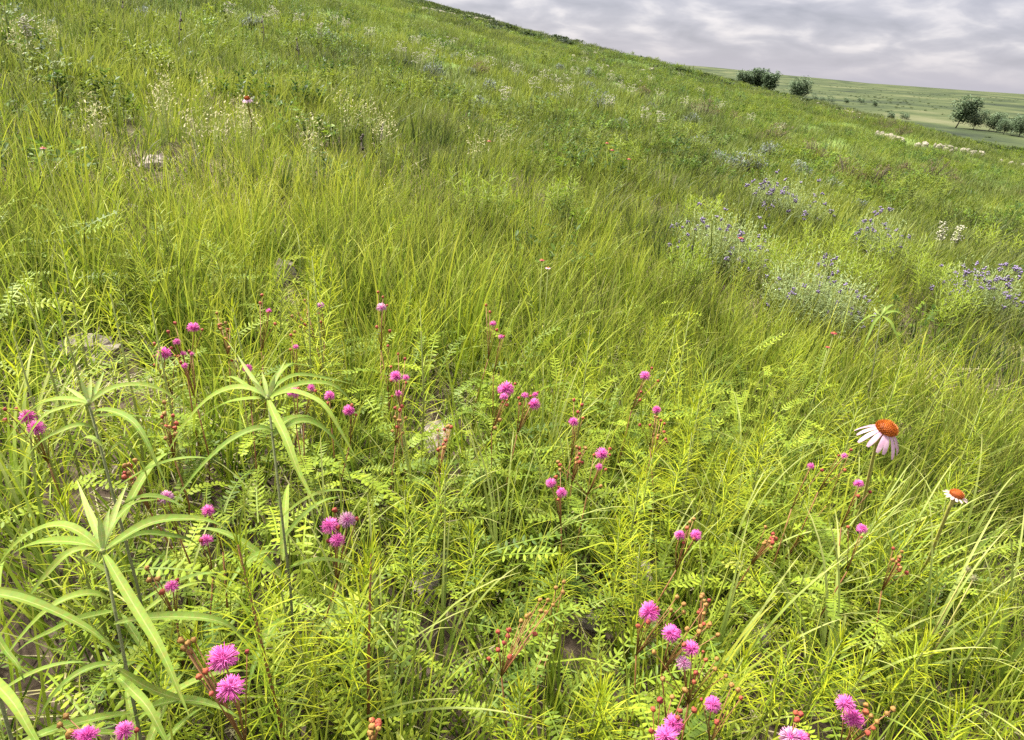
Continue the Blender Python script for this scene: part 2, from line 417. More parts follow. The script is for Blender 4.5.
# ------------------------------------------------------------------ ground
def build_ground():
    nr, na = 330, 540
    rs = np.concatenate([[0.], np.exp(np.linspace(math.log(.06), math.log(4200), nr-1))])
    th = np.linspace(0, 2*PI, na, endpoint=False)
    R_, T_ = np.meshgrid(rs[1:], th, indexing='ij'); x = (R_*np.sin(T_)).ravel(); y = (R_*np.cos(T_)).ravel()
    x = np.concatenate([[0.], x]); y = np.concatenate([[0.], y]); z = ground(x, y)
    fs = [(0, 1+(j+1) % na, 1+j) for j in range(na)]
    for i in range(nr-2):
        b = 1+i*na
        fs += [(b+j, b+(j+1) % na, b+na+(j+1) % na, b+na+j) for j in range(na)]
    me = bpy.data.meshes.new('ground'); me.from_pydata(np.stack([x, y, z], 1).tolist(), [], fs)
    me.polygons.foreach_set('use_smooth', [True]*len(fs))
    rr = np.sqrt(x*x+y*y); a = me.attributes.new('green', 'FLOAT', 'POINT')
    a.data.foreach_set('value', sm(3, 14, rr+1.5*np.sin(x*2)*np.sin(y*2)).astype(np.float32))
    a = me.attributes.new('plain', 'FLOAT', 'POINT')
    a.data.foreach_set('value', sm(-1, 3, valley(x, y)-hill(x, y)).astype(np.float32))
    m, nt, N, L = nodes('prairie soil and sward')
    geo = N.new('ShaderNodeNewGeometry'); P_ = geo.outputs['Position']
    def noise(s, d=5, vec=P_):
        n = N.new('ShaderNodeTexNoise'); n.inputs['Scale'].default_value = s; n.inputs['Detail'].default_value = d
        n.inputs['Roughness'].default_value = .65; L.new(vec, n.inputs['Vector']); return n.outputs['Fac']
    s1 = ramp(N, [(.3, (.026, .018, .012)), (.5, (.055, .040, .027)), (.64, (.095, .072, .050)), (.78, (.20, .16, .12))]); L.new(noise(22, 8), s1.inputs[0])
    s2 = ramp(N, [(.3, (.060, .095, .024)), (.45, (.085, .135, .028)), (.6, (.125, .165, .035)), (.75, (.15, .155, .06))]); L.new(noise(.45, 9), s2.inputs[0])
    # far plain: broad bands and flecks
    mp = N.new('ShaderNodeMapping'); mp.inputs['Scale'].default_value = (.6, .45, 1); L.new(P_, mp.inputs['Vector'])
    s3 = ramp(N, [(.36, (.013, .019, .009)), (.45, (.028, .039, .014)), (.54, (.044, .056, .019)), (.62, (.068, .074, .032)), (.72, (.09, .09, .045))]); L.new(noise(.022, 12, mp.outputs[0]), s3.inputs[0])
    g = N.new('ShaderNodeAttribute'); g.attribute_name = 'green'; pl = N.new('ShaderNodeAttribute'); pl.attribute_name = 'plain'
    c = mixc(N, L, g.outputs['Fac'], s1.outputs[0], s2.outputs[0]); c = mixc(N, L, pl.outputs['Fac'], c, s3.outputs[0])
    p = N.new('ShaderNodeBsdfPrincipled'); p.inputs['Roughness'].default_value = .95; p.inputs['Specular IOR Level'].default_value = .1
    L.new(c, p.inputs['Base Color'])
    b = N.new('ShaderNodeBump'); b.inputs['Strength'].default_value = .5; b.inputs['Distance'].default_value = .02
    L.new(noise(30, 6), b.inputs['Height']); L.new(b.outputs[0], p.inputs['Normal'])
    o = N.new('ShaderNodeOutputMaterial'); L.new(p.outputs[0], o.inputs[0]); me.materials.append(m)
    ob = bpy.data.objects.new('ground', me); col.objects.link(ob)
    tag(ob, 'grassy prairie hillside falling away to a valley and a far plain', 'ground', kind='structure')
build_ground()

# ------------------------------------------------------------------ pink pompom plants
CLEAR = []                      # places in front of which the grass is kept low
def head_mesh(mb, c, R_, nf, mi=(0, 1)):
    zlo = U(-.85, -.3); lop = np.array([U(-1, 1), U(-1, 1), U(-.5, .5)])*U(0, .16)
    mb.ball(c, R_*.42, .12, mi[1])
    for k in range(nf):
        z = U(zlo, 1); a = U(0, 2*PI); s = math.sqrt(1-z*z); d = np.array([s*math.cos(a), s*math.sin(a), z])
        l = R_*U(.78, 1.1)*(1+float(d@lop)*1.5); e = unit(np.cross(d, [U(-1, 1), U(-1, 1), U(-1, 1)])); g = np.cross(d, e); w = R_*.030
        q = c+d*l+np.array([0, 0, -.04*R_])
        mb.add([c+d*R_*.3+e*w, c+d*R_*.3-e*w*.5+g*w*.8, c+d*R_*.3-e*w*.5-g*w*.8, q+e*w*.9, q-e*w*.45+g*w*.75, q-e*w*.45-g*w*.75],
               [(0, 1, 4, 3), (1, 2, 5, 4), (2, 0, 3, 5), (3, 4, 5)], mi=mi[0])
def pompom(label, heads, buds=(), h=.30, brown=(), nleaf=5, autobud=1, stem=M_redstem):
    hs = []
    for (px, py, dpx) in heads:
        p = at(px, py, h+U(-.02, .02)); d = float((p-CAM)@fw); hs.append((p, dpx*d/F*.5))
        CLEAR.append(p)
    if hs: c = np.mean([p for p, _ in hs], 0)
    else: c = np.mean([at(px, py, h) for px, py in buds], 0)
    bx, by = c[0]+U(-.05, .05), c[1]+U(-.01, .06)
    base = np.array([bx, by, gz(bx, by)])
    root = thing('pompom_plant' if hs else 'budding_plant', base, label, 'wildflower', 'pink pompom wildflowers' if hs else 'stalks of round buds')
    hub = base+(c-base)*.72+np.array([U(-.01, .01), U(-.01, .01), 0])
    mb = MB(); kn = base+(hub-base)*.5+np.array([U(-.015, .015), U(-.015, .015), 0])
    mb.tube([base-[0, 0, .01], kn, hub], [.0014, .0013, .0011], 6); bl = []
    for p, R_ in hs:
        mid = (hub+p)/2+np.array([U(-.004, .004), U(-.004, .004), .004]); mb.tube([hub, mid, p-[0, 0, R_*.3]], [.0010, .0009, .0008], 5)
        for k in range(autobud if R_ > .004 else 0):
            a = U(0, 6.28); q = p+np.array([math.cos(a)*U(.9, 1.7), math.sin(a)*U(.9, 1.7), U(-1.2, .5)])*max(R_, .008); bl.append((q, U(.0020, .0028), 0))
    for (px, py) in buds: bl.append((at(px, py, h+U(-.03, .01)), U(.0026, .0034), 0))
    for (px, py) in brown: bl.append((at(px, py, h+U(-.03, .01)), U(.0026, .0034), 1))
    for q, r_, k in bl:
        s = hub if np.linalg.norm(q-hub) < .14 else base+(q-base)*np.array([.8, .8, .55])
        mb.tube([s, (s+q)/2+[0, 0, .004], q], [.0007, .0006, .0006], 5)
        if s is not hub: mb.tube([base, (base+s)/2+[U(-.01, .01), U(-.01, .01), 0], s], [.0011, .0009, .0008], 5)
    mb.build('stem', stem, root, base)
    for p, R_ in hs:
        m = MB(); head_mesh(m, p, R_, 250 if R_ > .008 else 120); m.build('flower_head', [M_pinkfaded if random.random() < .14 else M_pink, M_pinkcore], root, base)
    for q, r_, k in bl:
        m = MB(); m.ball(q, r_, .30, seg=11, ring=8); m.build('bud', M_budbrown if k else M_bud, root, base)
    for k in range(nleaf):
        t = U(.25, .8); m = MB(); pinnate(m, base+(hub-base)*t, U(0, 6.28), U(.06, .10), U(0, .6), U(-1., -.2), 9, U(.012, .018), .0055, 0, 0)
        m.build('leaf', [M_briar, M_redstem], root, base)
PK = 'pink pompom wildflower'
pompom('two large bright pink pompom blooms stacked together at the lower left corner', [(224, 659, 30), (230, 688, 28)], [(199, 677), (206, 671)], .34, [(181, 640), (188, 643), (194, 640), (184, 648), (190, 652)])
pompom('lone pink pompom at the bottom edge under the nearest long-leaved plant', [(125, 730, 19)], [], .30, [(70, 733), (60, 725), (66, 716)])
pompom('pink pompom cut by the bottom edge beside a brown bud', [(87, 737, 21), (78, 735, 12)], [(69, 736)], .30)
pompom(where(171, 587, 'small pink tuft with a red bud'), [(172, 586, 14)], [(162, 592)], .26, [(147, 568), (149, 580), (158, 579)])
pompom('cluster of three pink pompom blooms on a dark red stem', [(330, 526, 19), (347, 520, 17), (337, 540, 16)], [(335, 510)], .33)
pompom('pink bloom half behind grass above another pink bloom, right of nearest long-leaved plant', [(208, 511, 13)], [], .28)
pompom('lower of two pink blooms set one above the other by a bright feathery tip', [(207, 540, 13)], [], .28)
pompom(where(167, 497, 'flattish '+PK), [(167, 496, 14)], [], .28)
pompom('pair of overlapping pink pompom blooms close to the left edge', [(28, 417, 16), (36, 428, 17)], [(5, 409), (17, 409), (5, 420)], .30)
pompom(where(164, 353, 'round '+PK), [(164, 354, 15)], [(153, 357), (155, 365)], .30)
pompom(where(194, 328, PK+' over a smaller bloom'), [(194, 328, 12), (177, 342, 8)], [(168, 332), (175, 323), (154, 344)], .32)
pompom(where(184, 360, 'small rosy buds opening'), [(185, 366, 7), (183, 354, 7), (192, 354, 5)], [], .29)
pompom(where(247, 369, 'small '+PK+' beside a white bud'), [(247, 369, 10)], [(232, 360)], .31)
pompom(where(293, 392, 'flattened '+PK), [(293, 392, 12)], [], .28)
pompom(where(311, 388, 'faded '+PK), [(311, 388, 9)], [], .28)
pompom(where(330, 395, 'small '+PK+' on a dark stem'), [(330, 396, 11)], [(328, 403)], .28)
pompom(where(348, 411, 'open '+PK), [(349, 411, 12)], [(352, 405)], .28)
pompom(where(321, 306, 'small '+PK), [(321, 306, 8)], [(318, 314), (321, 322)], .32)
pompom(where(269, 311, 'tiny '+PK), [(269, 311, 6)], [(275, 324), (260, 303), (262, 295)], .32)
pompom(where(296, 347, 'tiny '+PK), [(296, 347, 6)], [(291, 335)], .30)
pompom(where(382, 308, 'small '+PK), [(382, 308, 10)], [(383, 297), (378, 292), (390, 331), (377, 327), (388, 346)], .33)
pompom(where(397, 377, 'double-headed '+PK), [(396, 377, 13), (406, 378, 8)], [(391, 367), (398, 354), (405, 359)], .31)
pompom(where(399, 394, 'small '+PK), [(399, 394, 8)], [], .28)
pompom(where(493, 324, 'tiny '+PK+' with red buds above'), [(493, 324, 7)], [(490, 312), (486, 305), (497, 330)], .33)
pompom(where(501, 337, 'tiny '+PK), [(501, 337, 6)], [], .32)
pompom('brightest round pink pompom bloom standing alone in the middle of the meadow', [(506, 389, 17), (504, 397, 9)], [(515, 384), (507, 405)], .33, [(500, 420), (495, 428)])
pompom(where(534, 402, PK+' with two small heads'), [(534, 404, 13), (535, 395, 7), (525, 396, 8)], [(519, 398), (520, 404)], .31)
pompom(where(645, 376, 'small round '+PK), [(645, 376, 11)], [(641, 392), (652, 368), (658, 381), (640, 400)], .33)
pompom(where(657, 410, 'small '+PK), [(657, 410, 9)], [(640, 425), (650, 425)], .31)
pompom(where(574, 422, 'narrow '+PK), [(574, 422, 10)], [(582, 405), (578, 412), (583, 418), (574, 400)], .31)
pompom(where(601, 458, 'bright '+PK+' over a bud'), [(602, 454, 13), (599, 467, 8)], [(610, 449), (594, 455)], .31, [(601, 486), (558, 462), (560, 470)])
pompom(where(556, 488, 'pair of '+PK+'s'), [(551, 483, 11), (561, 492, 11)], [(560, 465), (556, 477)], .30)
pompom(where(688, 535, 'pair of '+PK+'s with brown buds'), [(680, 535, 11), (696, 536, 12)], [(687, 528)], .28, [(690, 522), (694, 519)])
pompom('topmost of a diagonal row of pink blooms, dotted with red buds', [(649, 612, 22)], [(647, 607), (648, 622), (638, 626), (657, 609)], .30, [(671, 610), (677, 597), (684, 604), (684, 612)], autobud=0)
pompom('second bloom down the diagonal row, broad and pink', [(671, 634, 19)], [(684, 645)], .29, [(687, 629), (699, 632), (706, 605), (710, 624), (718, 635)])
pompom('two small pink blooms lowest in the diagonal row', [(692, 649, 17), (684, 663, 16)], [(706, 660), (696, 673), (694, 682)], .28, [(717, 659), (715, 669), (726, 676), (654, 652), (663, 679)])
pompom('large pale pink double bloom cut by the bottom edge, under red buds', [(665, 736, 24), (673, 724, 20)], [(653, 709), (660, 700), (678, 718), (682, 727), (680, 711), (694, 710)], .32, [(672, 697), (685, 690)])
pompom(where(713, 704, 'dull '+PK+' under leaves'), [(713, 704, 17)], [(717, 722), (741, 698)], .27, [(738, 690), (732, 685)])
pompom('two pink pompom blooms touching at the lower right beside rusty buds', [(845, 704, 19), (853, 719, 21)], [(866, 712), (868, 733), (873, 728)], .33, [(866, 705), (871, 716), (887, 714), (893, 709), (877, 722)], autobud=0)
pompom('wide pink bloom cut by the bottom edge under three red buds', [(790, 737, 22), (800, 738, 17)], [(796, 713), (797, 720), (807, 736), (801, 714)], .32, autobud=0)
pompom(where(862, 529, 'small upright '+PK), [(862, 529, 11)], [(848, 527)], .30)
pompom(where(859, 484, 'small '+PK), [(859, 484, 10)], [(858, 496), (870, 492)], .33)
pompom(where(844, 456, 'tiny faded '+PK), [(844, 456, 7)], [(851, 450), (845, 470)], .33)
pompom(where(811, 466, 'tiny mauve '+PK), [(811, 466, 8)], [(822, 470)], .31)
pompom('stalk of orange-red round buds over the dark gap in the centre foreground', [], [(498, 632), (509, 630), (508, 636), (498, 650), (510, 657), (535, 634), (489, 659), (504, 643)], .26, [(521, 621), (530, 614), (527, 616), (541, 611), (548, 600), (556, 588), (563, 592), (540, 600), (564, 582), (553, 605), (546, 612)])
for px, py, w in [(300, 318, 14), (400, 415, 14), (582, 455, 12), (705, 610, 14), (375, 728, 8), (170, 420, 16), (225, 330, 14), (660, 430, 12), (770, 540, 16), (445, 440, 14), (900, 560, 14), (130, 470, 12)]:
    pompom(where(px, py, 'thin stalk of rusty buds'), [], [(px+U(-w, w)*.5, py+U(-w, w)) for _ in range(5)], .27, [(px+U(-w, w)*.6, py+U(-w, w)*1.3) for _ in range(6)], nleaf=3)

# ------------------------------------------------------------------ long-leaved plants
def bez(a, b, c, n):
    a, b, c = map(np.asarray, (a, b, c)); b = 2*b-.5*(a+c)          # curve passes through b
    return [(1-t)**2*a+2*t*(1-t)*b+t*t*c for t in np.linspace(0, 1, n)]
def longleaf(label, node, h, stem, leaves, young, wpx=11, nodes2=()):
    p0 = at(node[0], node[1], h); d0 = float((p0-CAM)@fw)
    sx, sy = stem; sb = atd(sx, sy, d0+.02); base = np.array([sb[0], sb[1], gz(sb[0], sb[1])])
    root = thing('long_leaved_plant', base, label, 'wildflower', 'plants with long arching leaves')
    mb = MB(); mid = (p0+base)/2+np.array([.006, 0, 0])
    mb.tube([base-[0, 0, .01], mid, p0+(p0-mid)*.02], [.0021, .0017, .0014], 8); mb.build('stem', M_stemhair, root, base)
    ax = lambda t: base+(p0-base)*t
    for lf in leaves:
        (nx, ny), (mx, my), (tx, ty), dz = lf
        a = p0 if (nx, ny) == node else atd(nx, ny, d0+.006)
        pts = bez(a, atd(mx, my, d0+dz*.55), atd(tx, ty, d0+dz), 14); wv, wq = U(0, 6), U(.6, 1.)
        pts = [p+np.array([math.sin(wv*1.3+i*wq)*.0016, 0, math.sin(wv+i*wq)*.0022])*(i/13)-np.array([0, 0, .016*(i/13)**4]) for i, p in enumerate(pts)]
        L_ = sum(np.linalg.norm(pts[i+1]-pts[i]) for i in range(13)); sides = []
        for i in range(14):
            dd = unit(pts[min(i+1, 13)]-pts[max(0, i-1)]); s = np.cross(dd, np.array([.35*math.sin(wv+i*.45), .2*math.sin(wv*2+i*.3), 1.])+.3*unit(CAM-p0)); sides.append(unit(s))
        w = wpx*.82*d0/F*U(.9, 1.1)*.5*max(.55, min(1, L_/.14))
        m = MB(); m.strip(pts, sides, lambda t: w*max(.06, math.sin(PI*min(1, t**.75*.94+.06)))**.75, None, .45); m.build('leaf', M_droop, root, base)
    for (tx, ty), dz in young:
        pts = bez(p0, atd((node[0]+tx)/2+U(-2, 2), (node[1]+ty)/2, d0+dz*.4), atd(tx, ty, d0+dz), 8); w = wpx*d0/F*.24
        s = unit(np.cross(pts[-1]-pts[0], CAM-p0)); m = MB(); m.strip(pts, s, lambda t: w*max(.05, math.sin(PI*min(1, t*.9+.1))), None, .5); m.build('young_leaf', M_young, root, base)
    for k in range(9 if node[0] < 800 and node[0] > 0 else 3):
        a = ax(U(.25, .82)); az = k*2.4+U(-.4, .4); Lx = U(.08, .15)*(1 if node[0] < 800 else .5); m = MB(); wl = Lx*.075
        pp = blade(m, a, az, Lx, wl, U(.75, 1.2), U(.8, 1.5), 12, fold=.4, twist=U(-.3, .3), prof=lambda t: wl*.5*max(.05, math.sin(PI*min(1, t**.75*.94+.06)))**.8)
        m.build('leaf', M_droop, root, base)
    m = MB(); m.ball(p0+[0, 0, .001], .0028, .2); m.build('bud', M_young, root, base)
    if node[0] > 800: return
    for k in range(4): CLEAR.append(ax(1-.07*k))
    CLEAR.extend([p0+np.array([.07, 0, 0]), p0+np.array([-.07, 0, 0]), p0+np.array([.12, 0, -.03]), p0+np.array([-.12, 0, -.03])])
n = (268, 399)
longleaf('fountain-like long-leaved plant left of centre, leaves arching to all sides', n, .50, (283, 545),
         [(n, (218, 392), (164, 446), .03), (n, (222, 405), (178, 430), .10), ((273, 432), (235, 437), (172, 490), -.03), (n, (286, 440), (318, 503), -.10), (n, (316, 382), (360, 398), .05), (n, (312, 397), (354, 444), -.04),
          (n, (295, 376), (348, 373), .10), (n, (284, 368), (312, 356), .12), (n, (245, 384), (225, 367), .10), ((274, 436), (318, 424), (352, 470), .06), ((274, 436), (300, 416), (338, 430), .12)],
         [((237, 354), .03), ((262, 372), .02), ((275, 376), .0), ((286, 360), .05), ((252, 380), .0)], 9)
n = (89, 404)
longleaf('long-leaved plant by the left edge, pale young leaves upright at its tip', n, .47, (125, 510),
         [(n, (43, 403), (-2, 438), .02), (n, (50, 412), (20, 436), -.04), (n, (135, 384), (192, 402), .06), ((92, 412), (130, 420), (166, 474), -.06), ((95, 416), (140, 417), (178, 425), .10), ((97, 432), (62, 429), (3, 470), -.04), ((102, 446), (80, 440), (62, 470), .05), ((108, 455), (128, 445), (150, 480), .05)],
         [((80, 378), .0), ((91, 376), .02), ((64, 386), .05), ((104, 371), .04)], 9)
n = (103, 552)
longleaf('nearest long-leaved plant, its broad pale-ribbed leaves arching over the left foreground', n, .42, (122, 720),
         [(n, (50, 525), (-6, 556), .03), (n, (58, 540), (0, 548), .09), (n, (168, 518), (232, 522), .05), (n, (150, 533), (197, 535), .10), (n, (122, 512), (160, 486), .08), (n, (147, 627), (188, 700), -.09), (n, (64, 556), (18, 600), -.04),
          ((110, 600), (62, 600), (-6, 655), -.04), ((114, 624), (190, 616), (248, 629), .03), ((117, 676), (145, 705), (178, 752), -.05), ((117, 664), (72, 676), (30, 718), -.03), ((117, 668), (165, 694), (214, 702), .04), ((112, 612), (70, 622), (15, 640), .06)],
         [((84, 497), .04), ((77, 480), .06), ((128, 482), .06), ((98, 515), .0), ((110, 508), .02)], 13)
n = (-30, 592)
longleaf('long-leaved plant mostly outside the left edge, one leaf reaching in', n, .44, (-25, 700),
         [(n, (45, 606), (115, 641), .0), (n, (30, 596), (70, 620), .05), (n, (0, 640), (22, 668), -.03), ((-28, 660), (10, 700), (48, 752), -.06), (n, (-60, 580), (-100, 600), 0)], [((-32, 560), .02), ((-22, 565), .02)], 13)
n = (881, 316)
longleaf('small pale long-leaved plant in front of the broadest silvery violet bush', n, .36, (879, 365),
         [(n, (898, 312), (914, 322), .05), (n, (892, 325), (902, 345), -.05), (n, (866, 318), (852, 330), .05), (n, (872, 326), (866, 345), -.05), (n, (890, 306), (902, 304), .1)], [((880, 304), 0), ((874, 307), .02), ((886, 306), .02)], 4)

# ------------------------------------------------------------------ coneflowers and other single flowers
def coneflower(label, px, py, h, foot, cw, ch, pet, pl, pw, tilt, droop, cmat, pmat, name='coneflower', spread=(0, 2*PI), stalk=.0030):
    c = at(px, py, h); d = float((c-CAM)@fw); s = d/F
    b = at(foot[0], foot[1], 0.06); base = np.array([b[0], b[1], gz(b[0], b[1])])
    root = thing(name, base, label, 'wildflower', 'coneflowers')
    ax = unit(np.array(tilt, float)); e = unit(np.cross(ax, [0, 1, 0])); g = np.cross(e, ax); M = np.stack([e, g, ax], 1)
    low = c-ax*ch*s*.5
    mb = MB(); mb.tube([base-[0, 0, .01], base*.5+low*.5+np.array([.01, 0, .01]), low-ax*.02, low], [stalk, stalk*.9, stalk*.85, stalk*1.5], 8); mb.build('stalk', M_buffstem, root, base)
    a, bz = cw*s*.5, ch*s*.62; mb = MB(); mb.ball(c-ax*bz*.2, 1., .0, M=M, sq=(a, a, bz), seg=16, ring=10)
    for k in range(230):                                       # pointed scales set in a spiral
        z = 1-1.25*(k+.5)/230; ph = k*2.39996; q = math.sqrt(max(0, 1-z*z)); nn = np.array([q*math.cos(ph), q*math.sin(ph), z])
        p = M@(nn*np.array([a, a, bz])*.95)+c-ax*bz*.2; dr = M@unit(nn+np.array([0, 0, .6])); r_ = a*.085
        x1 = unit(np.cross(dr, [.3, .2, 1])); x2 = np.cross(dr, x1)
        mb.add([p+x1*r_, p-x1*r_*.5+x2*r_*.87, p-x1*r_*.5-x2*r_*.87, p+dr*a*U(.24, .36)], [(0, 1, 3), (1, 2, 3), (2, 0, 3)])
    mb.build('cone', cmat, root, base, smooth=False)
    for k in range(pet):
        an = spread[0]+(spread[1]-spread[0])*(k+.5)/pet+U(-.1, .1); o_ = M@np.array([math.cos(an), math.sin(an), 0]); L_ = pl*s*U(.9, 1.1); w = pw*s*.5
        p = c-ax*bz*.45+o_*a*.85; pts = [p]; ang = droop[0]
        for i in range(6):
            ang += (droop[1]-droop[0])/6; p = p+L_/6*(math.cos(ang)*o_-math.sin(ang)*ax); pts.append(p)
        sd = unit(np.cross(ax, o_)); m = MB(); m.strip(pts, sd, lambda t: w*(.5+.5*math.sin(PI*min(1, t*.8+.1))) if t < .97 else w*.45, None, -.35); m.build('petal', pmat, root, base)
    m = MB(); m.tube([low-ax*.003, low+ax*bz*.3], [stalk*1.6, a*.8], 12); m.build('calyx', M_greenstem, root, base)
    CLEAR.extend([c, c-ax*.03, (c+low)/2, c*.8+base*.2, c*.6+base*.4, c*.7+base*.3])
coneflower('large pink coneflower with orange cone and drooping pale petals at the right', 887, 428, .50, (842, 545), 19.5, 11.5, 14, 22, 5.0, (.22, -.16, 1), (.45, 1.15), M_cone, M_petal)
coneflower('small orange-centred coneflower with short whitish petals at the right', 957, 494, .42, (905, 590), 12, 7, 13, 7, 3, (.15, .0, 1), (-.1, .45), M_cone2, M_wpetal)
coneflower('pink coneflower standing alone on the left slope', 247, 98, .5, (250, 128), 5, 3.5, 9, 4, 2.2, (0, -.2, 1), (.3, .9), M_cone, M_petal, stalk=.004)
def redflower(label, px, py, h, foot, s_, mat):
    c = at(px, py, h); d = float((c-CAM)@fw); s = d/F*s_
    b = np.array([*(c[:2]+np.array([foot*d/F, 0.02])), 0]); b[2] = gz(b[0], b[1])
    root = thing('red_flower', b, label, 'wildflower', 'small dark red flowers')
    mb = MB(); mb.tube([b, (b+c)/2+[.01, 0, 0], c], [.0012, .0011, .0011], 6); mb.build('stalk', M_greenstem, root, b)
    mb = MB(); mb.ball(c, s*.28, .1, sq=(1, 1, .8), seg=10); mb.build('flower_disc', M_cone, root, b)
    for k in range(9):
        a = k*.698+U(-.1, .1); o_ = np.array([math.cos(a), math.sin(a), .1]); m = MB()
        m.strip([c+o_*s*.2, c+o_*s*.4, c+o_*s*.56-[0, 0, s*.12]], unit(np.cross(o_, [0, 0, 1])), lambda t: s*(.1+.07*t), None, .1); m.build('petal', mat, root, b)
    CLEAR.append(c)
for px, py, s_, ft, mat in [(834, 333, 7, -8, M_darkred), (828, 347, 5, -6, M_darkred), (489, 141, 5, 0, M_darkred), (607, 143, 5, 2, M_darkred), (612, 150, 5, 1, M_darkred), (629, 159, 5, -2, M_darkred), (43, 148, 7, 4, M_darkred), (741, 238, 6, 0, M_darkred), (542, 260, 6, -3, M_darkred), (548, 268, 6, -4, M_petal)]:
    redflower(where(px, py, 'small '+('pink' if mat is M_petal else 'dark red')+' flower'), px, py, .38, ft, s_*.8, mat)
def seedhead(label, px, py, r_, foot):
    c = at(px, py, .3); d = float((c-CAM)@fw); b = np.array([c[0]+foot*d/F, c[1]+.03, 0]); b[2] = gz(b[0], b[1])
    root = thing('seed_head', b, label, 'seed head', 'pale seed heads'); mb = MB(); mb.tube([b, (b+c)/2, c], [.0016, .0014, .0012], 5); mb.build('stalk', M_buffstem, root, b)
    mb = MB(); head_mesh(mb, c, r_*d/F, 60, (0, 0)); mb.build('seed_tuft', M_plume, root, b); CLEAR.append(c)
seedhead('whitish fluffy seed head low at the right below the orange-centred coneflower', 968, 569, 4, -3)
seedhead('greyish seed head just right of a whiter one, low at the right', 974, 578, 5, -2)
seedhead(where(237, 361, 'tiny white seed head'), 237, 361, 4, 2)

# ------------------------------------------------------------------ feathery forbs near enough to count
def feathery(label, px, py, h, foot, nl, ll, lw, stem=M_greenstem):
    top = at(px, py, h); d = float((top-CAM)@fw)
    b = np.array([top[0]+foot*d/F, top[1]+U(.0, .05), 0]); b[2] = gz(b[0], b[1])
    root = thing('feathery_forb', b, label, 'forb', 'feathery yellow-green forbs')
    mb = MB(); ax = top-b; mb.tube([b-[0, 0, .01], b+ax*.5+[U(-.01, .01), 0, 0], top], [.0026, .002, .001], 6); mb.build('stem', stem, root, b)
    mb = MB(); feather_mb(mb, h, nl, ll, lw, b, top, None, 0, 4); mb.build('foliage', M_feather, root, b)
    CLEAR.extend([top, top-[0, 0, .05]])
FE = 'feathery yellow-green forb'
feathery('bright feathery forb on a bent reddish stem above the two stacked pink pompoms', 238, 545, .42, 26, 150, .065, .0024, M_redstem)
feathery('spiky bright feathery forb right of the three-bloom pink cluster', 371, 553, .40, -18, 130, .060, .0026, M_redstem)
feathery('star-shaped pale feathery tip low in the right corner', 965, 708, .28, 6, 80, .060, .0026)
for px, py, h, ft in [(24, 285, .44, 4), (55, 292, .42, 6), (12, 330, .42, 2), (150, 300, .42, 2), (110, 292, .42, -2), (60, 240, .42, 0), (232, 305, .40, 2), (312, 256, .46, 2), (308, 290, .40, -2),
                      (655, 445, .34, -2), (640, 478, .32, 2), (692, 432, .34, 3), (730, 452, .32, -4), (700, 395, .36, 2), (676, 325, .44, -2), (690, 312, .42, 4), (905, 350, .42, 2), (960, 345, .42, -3), (985, 395, .38, 2),
                      (842, 640, .24, 2), (795, 640, .24, -3), (470, 530, .24, 4), (445, 470, .28, -3), (405, 490, .30, 5), (640, 545, .26, 2), (745, 655, .24, 2), (930, 640, .24, 3), (870, 660, .22, -3), (1005, 600, .28, -4),
                      (560, 560, .24, 3), (300, 640, .24, 4), (280, 585, .26, -2), (60, 500, .34, 2), (190, 640, .22, 3), (520, 690, .20, 0), (600, 690, .20, 3), (620, 520, .28, 3), (770, 420, .34, 2), (860, 400, .38, 2), (590, 330, .42, -2), (420, 300, .44, 2), (150, 655, .24, 3)]:
    feathery(where(px, py, FE), px, py, h, ft, 90, U(.045, .06), .0025)
def bush_feather(label, px, py, wpx, hh):
    c = at(px, py, hh*.8); d = float((c-CAM)@fw); W = wpx*d/F*.5; b = np.array([c[0], c[1], gz(c[0], c[1])])
    root = thing('feathery_bush', b, label, 'shrub', 'bright feathery bushes')
    ms = MB(); ml = MB()
    for k in range(22):
        a = U(0, 6.28); q = W*1.7*math.sqrt(random.random()); top = b+np.array([q*math.cos(a), q*math.sin(a), hh*U(.75, 1)]); fb = b+np.array([q*math.cos(a)*.4, q*math.sin(a)*.4, 0])
        ms.tube([fb, (fb+top)/2, top], [.0014, .0012, .001], 4); feather_mb(ml, hh, 18, .06, .006, fb+(top-fb)*.45, top, None, 0, 2)
    ms.build('stems', M_greenstem, root, b); ml.build('foliage', M_lime, root, b)
bush_feather('glowing yellow-green bush alone in mid-meadow', 481, 184, 40, .36)
for px, py, w in [(705, 205, 26), (780, 250, 40), (905, 245, 44), (860, 262, 36), (830, 235, 34), (1000, 235, 30), (935, 270, 30), (690, 260, 26), (960, 300, 28), (560, 190, 22)]:
    bush_feather(where(px, py, 'clump of bright yellow-green feathery stems'), px, py, w, .34)

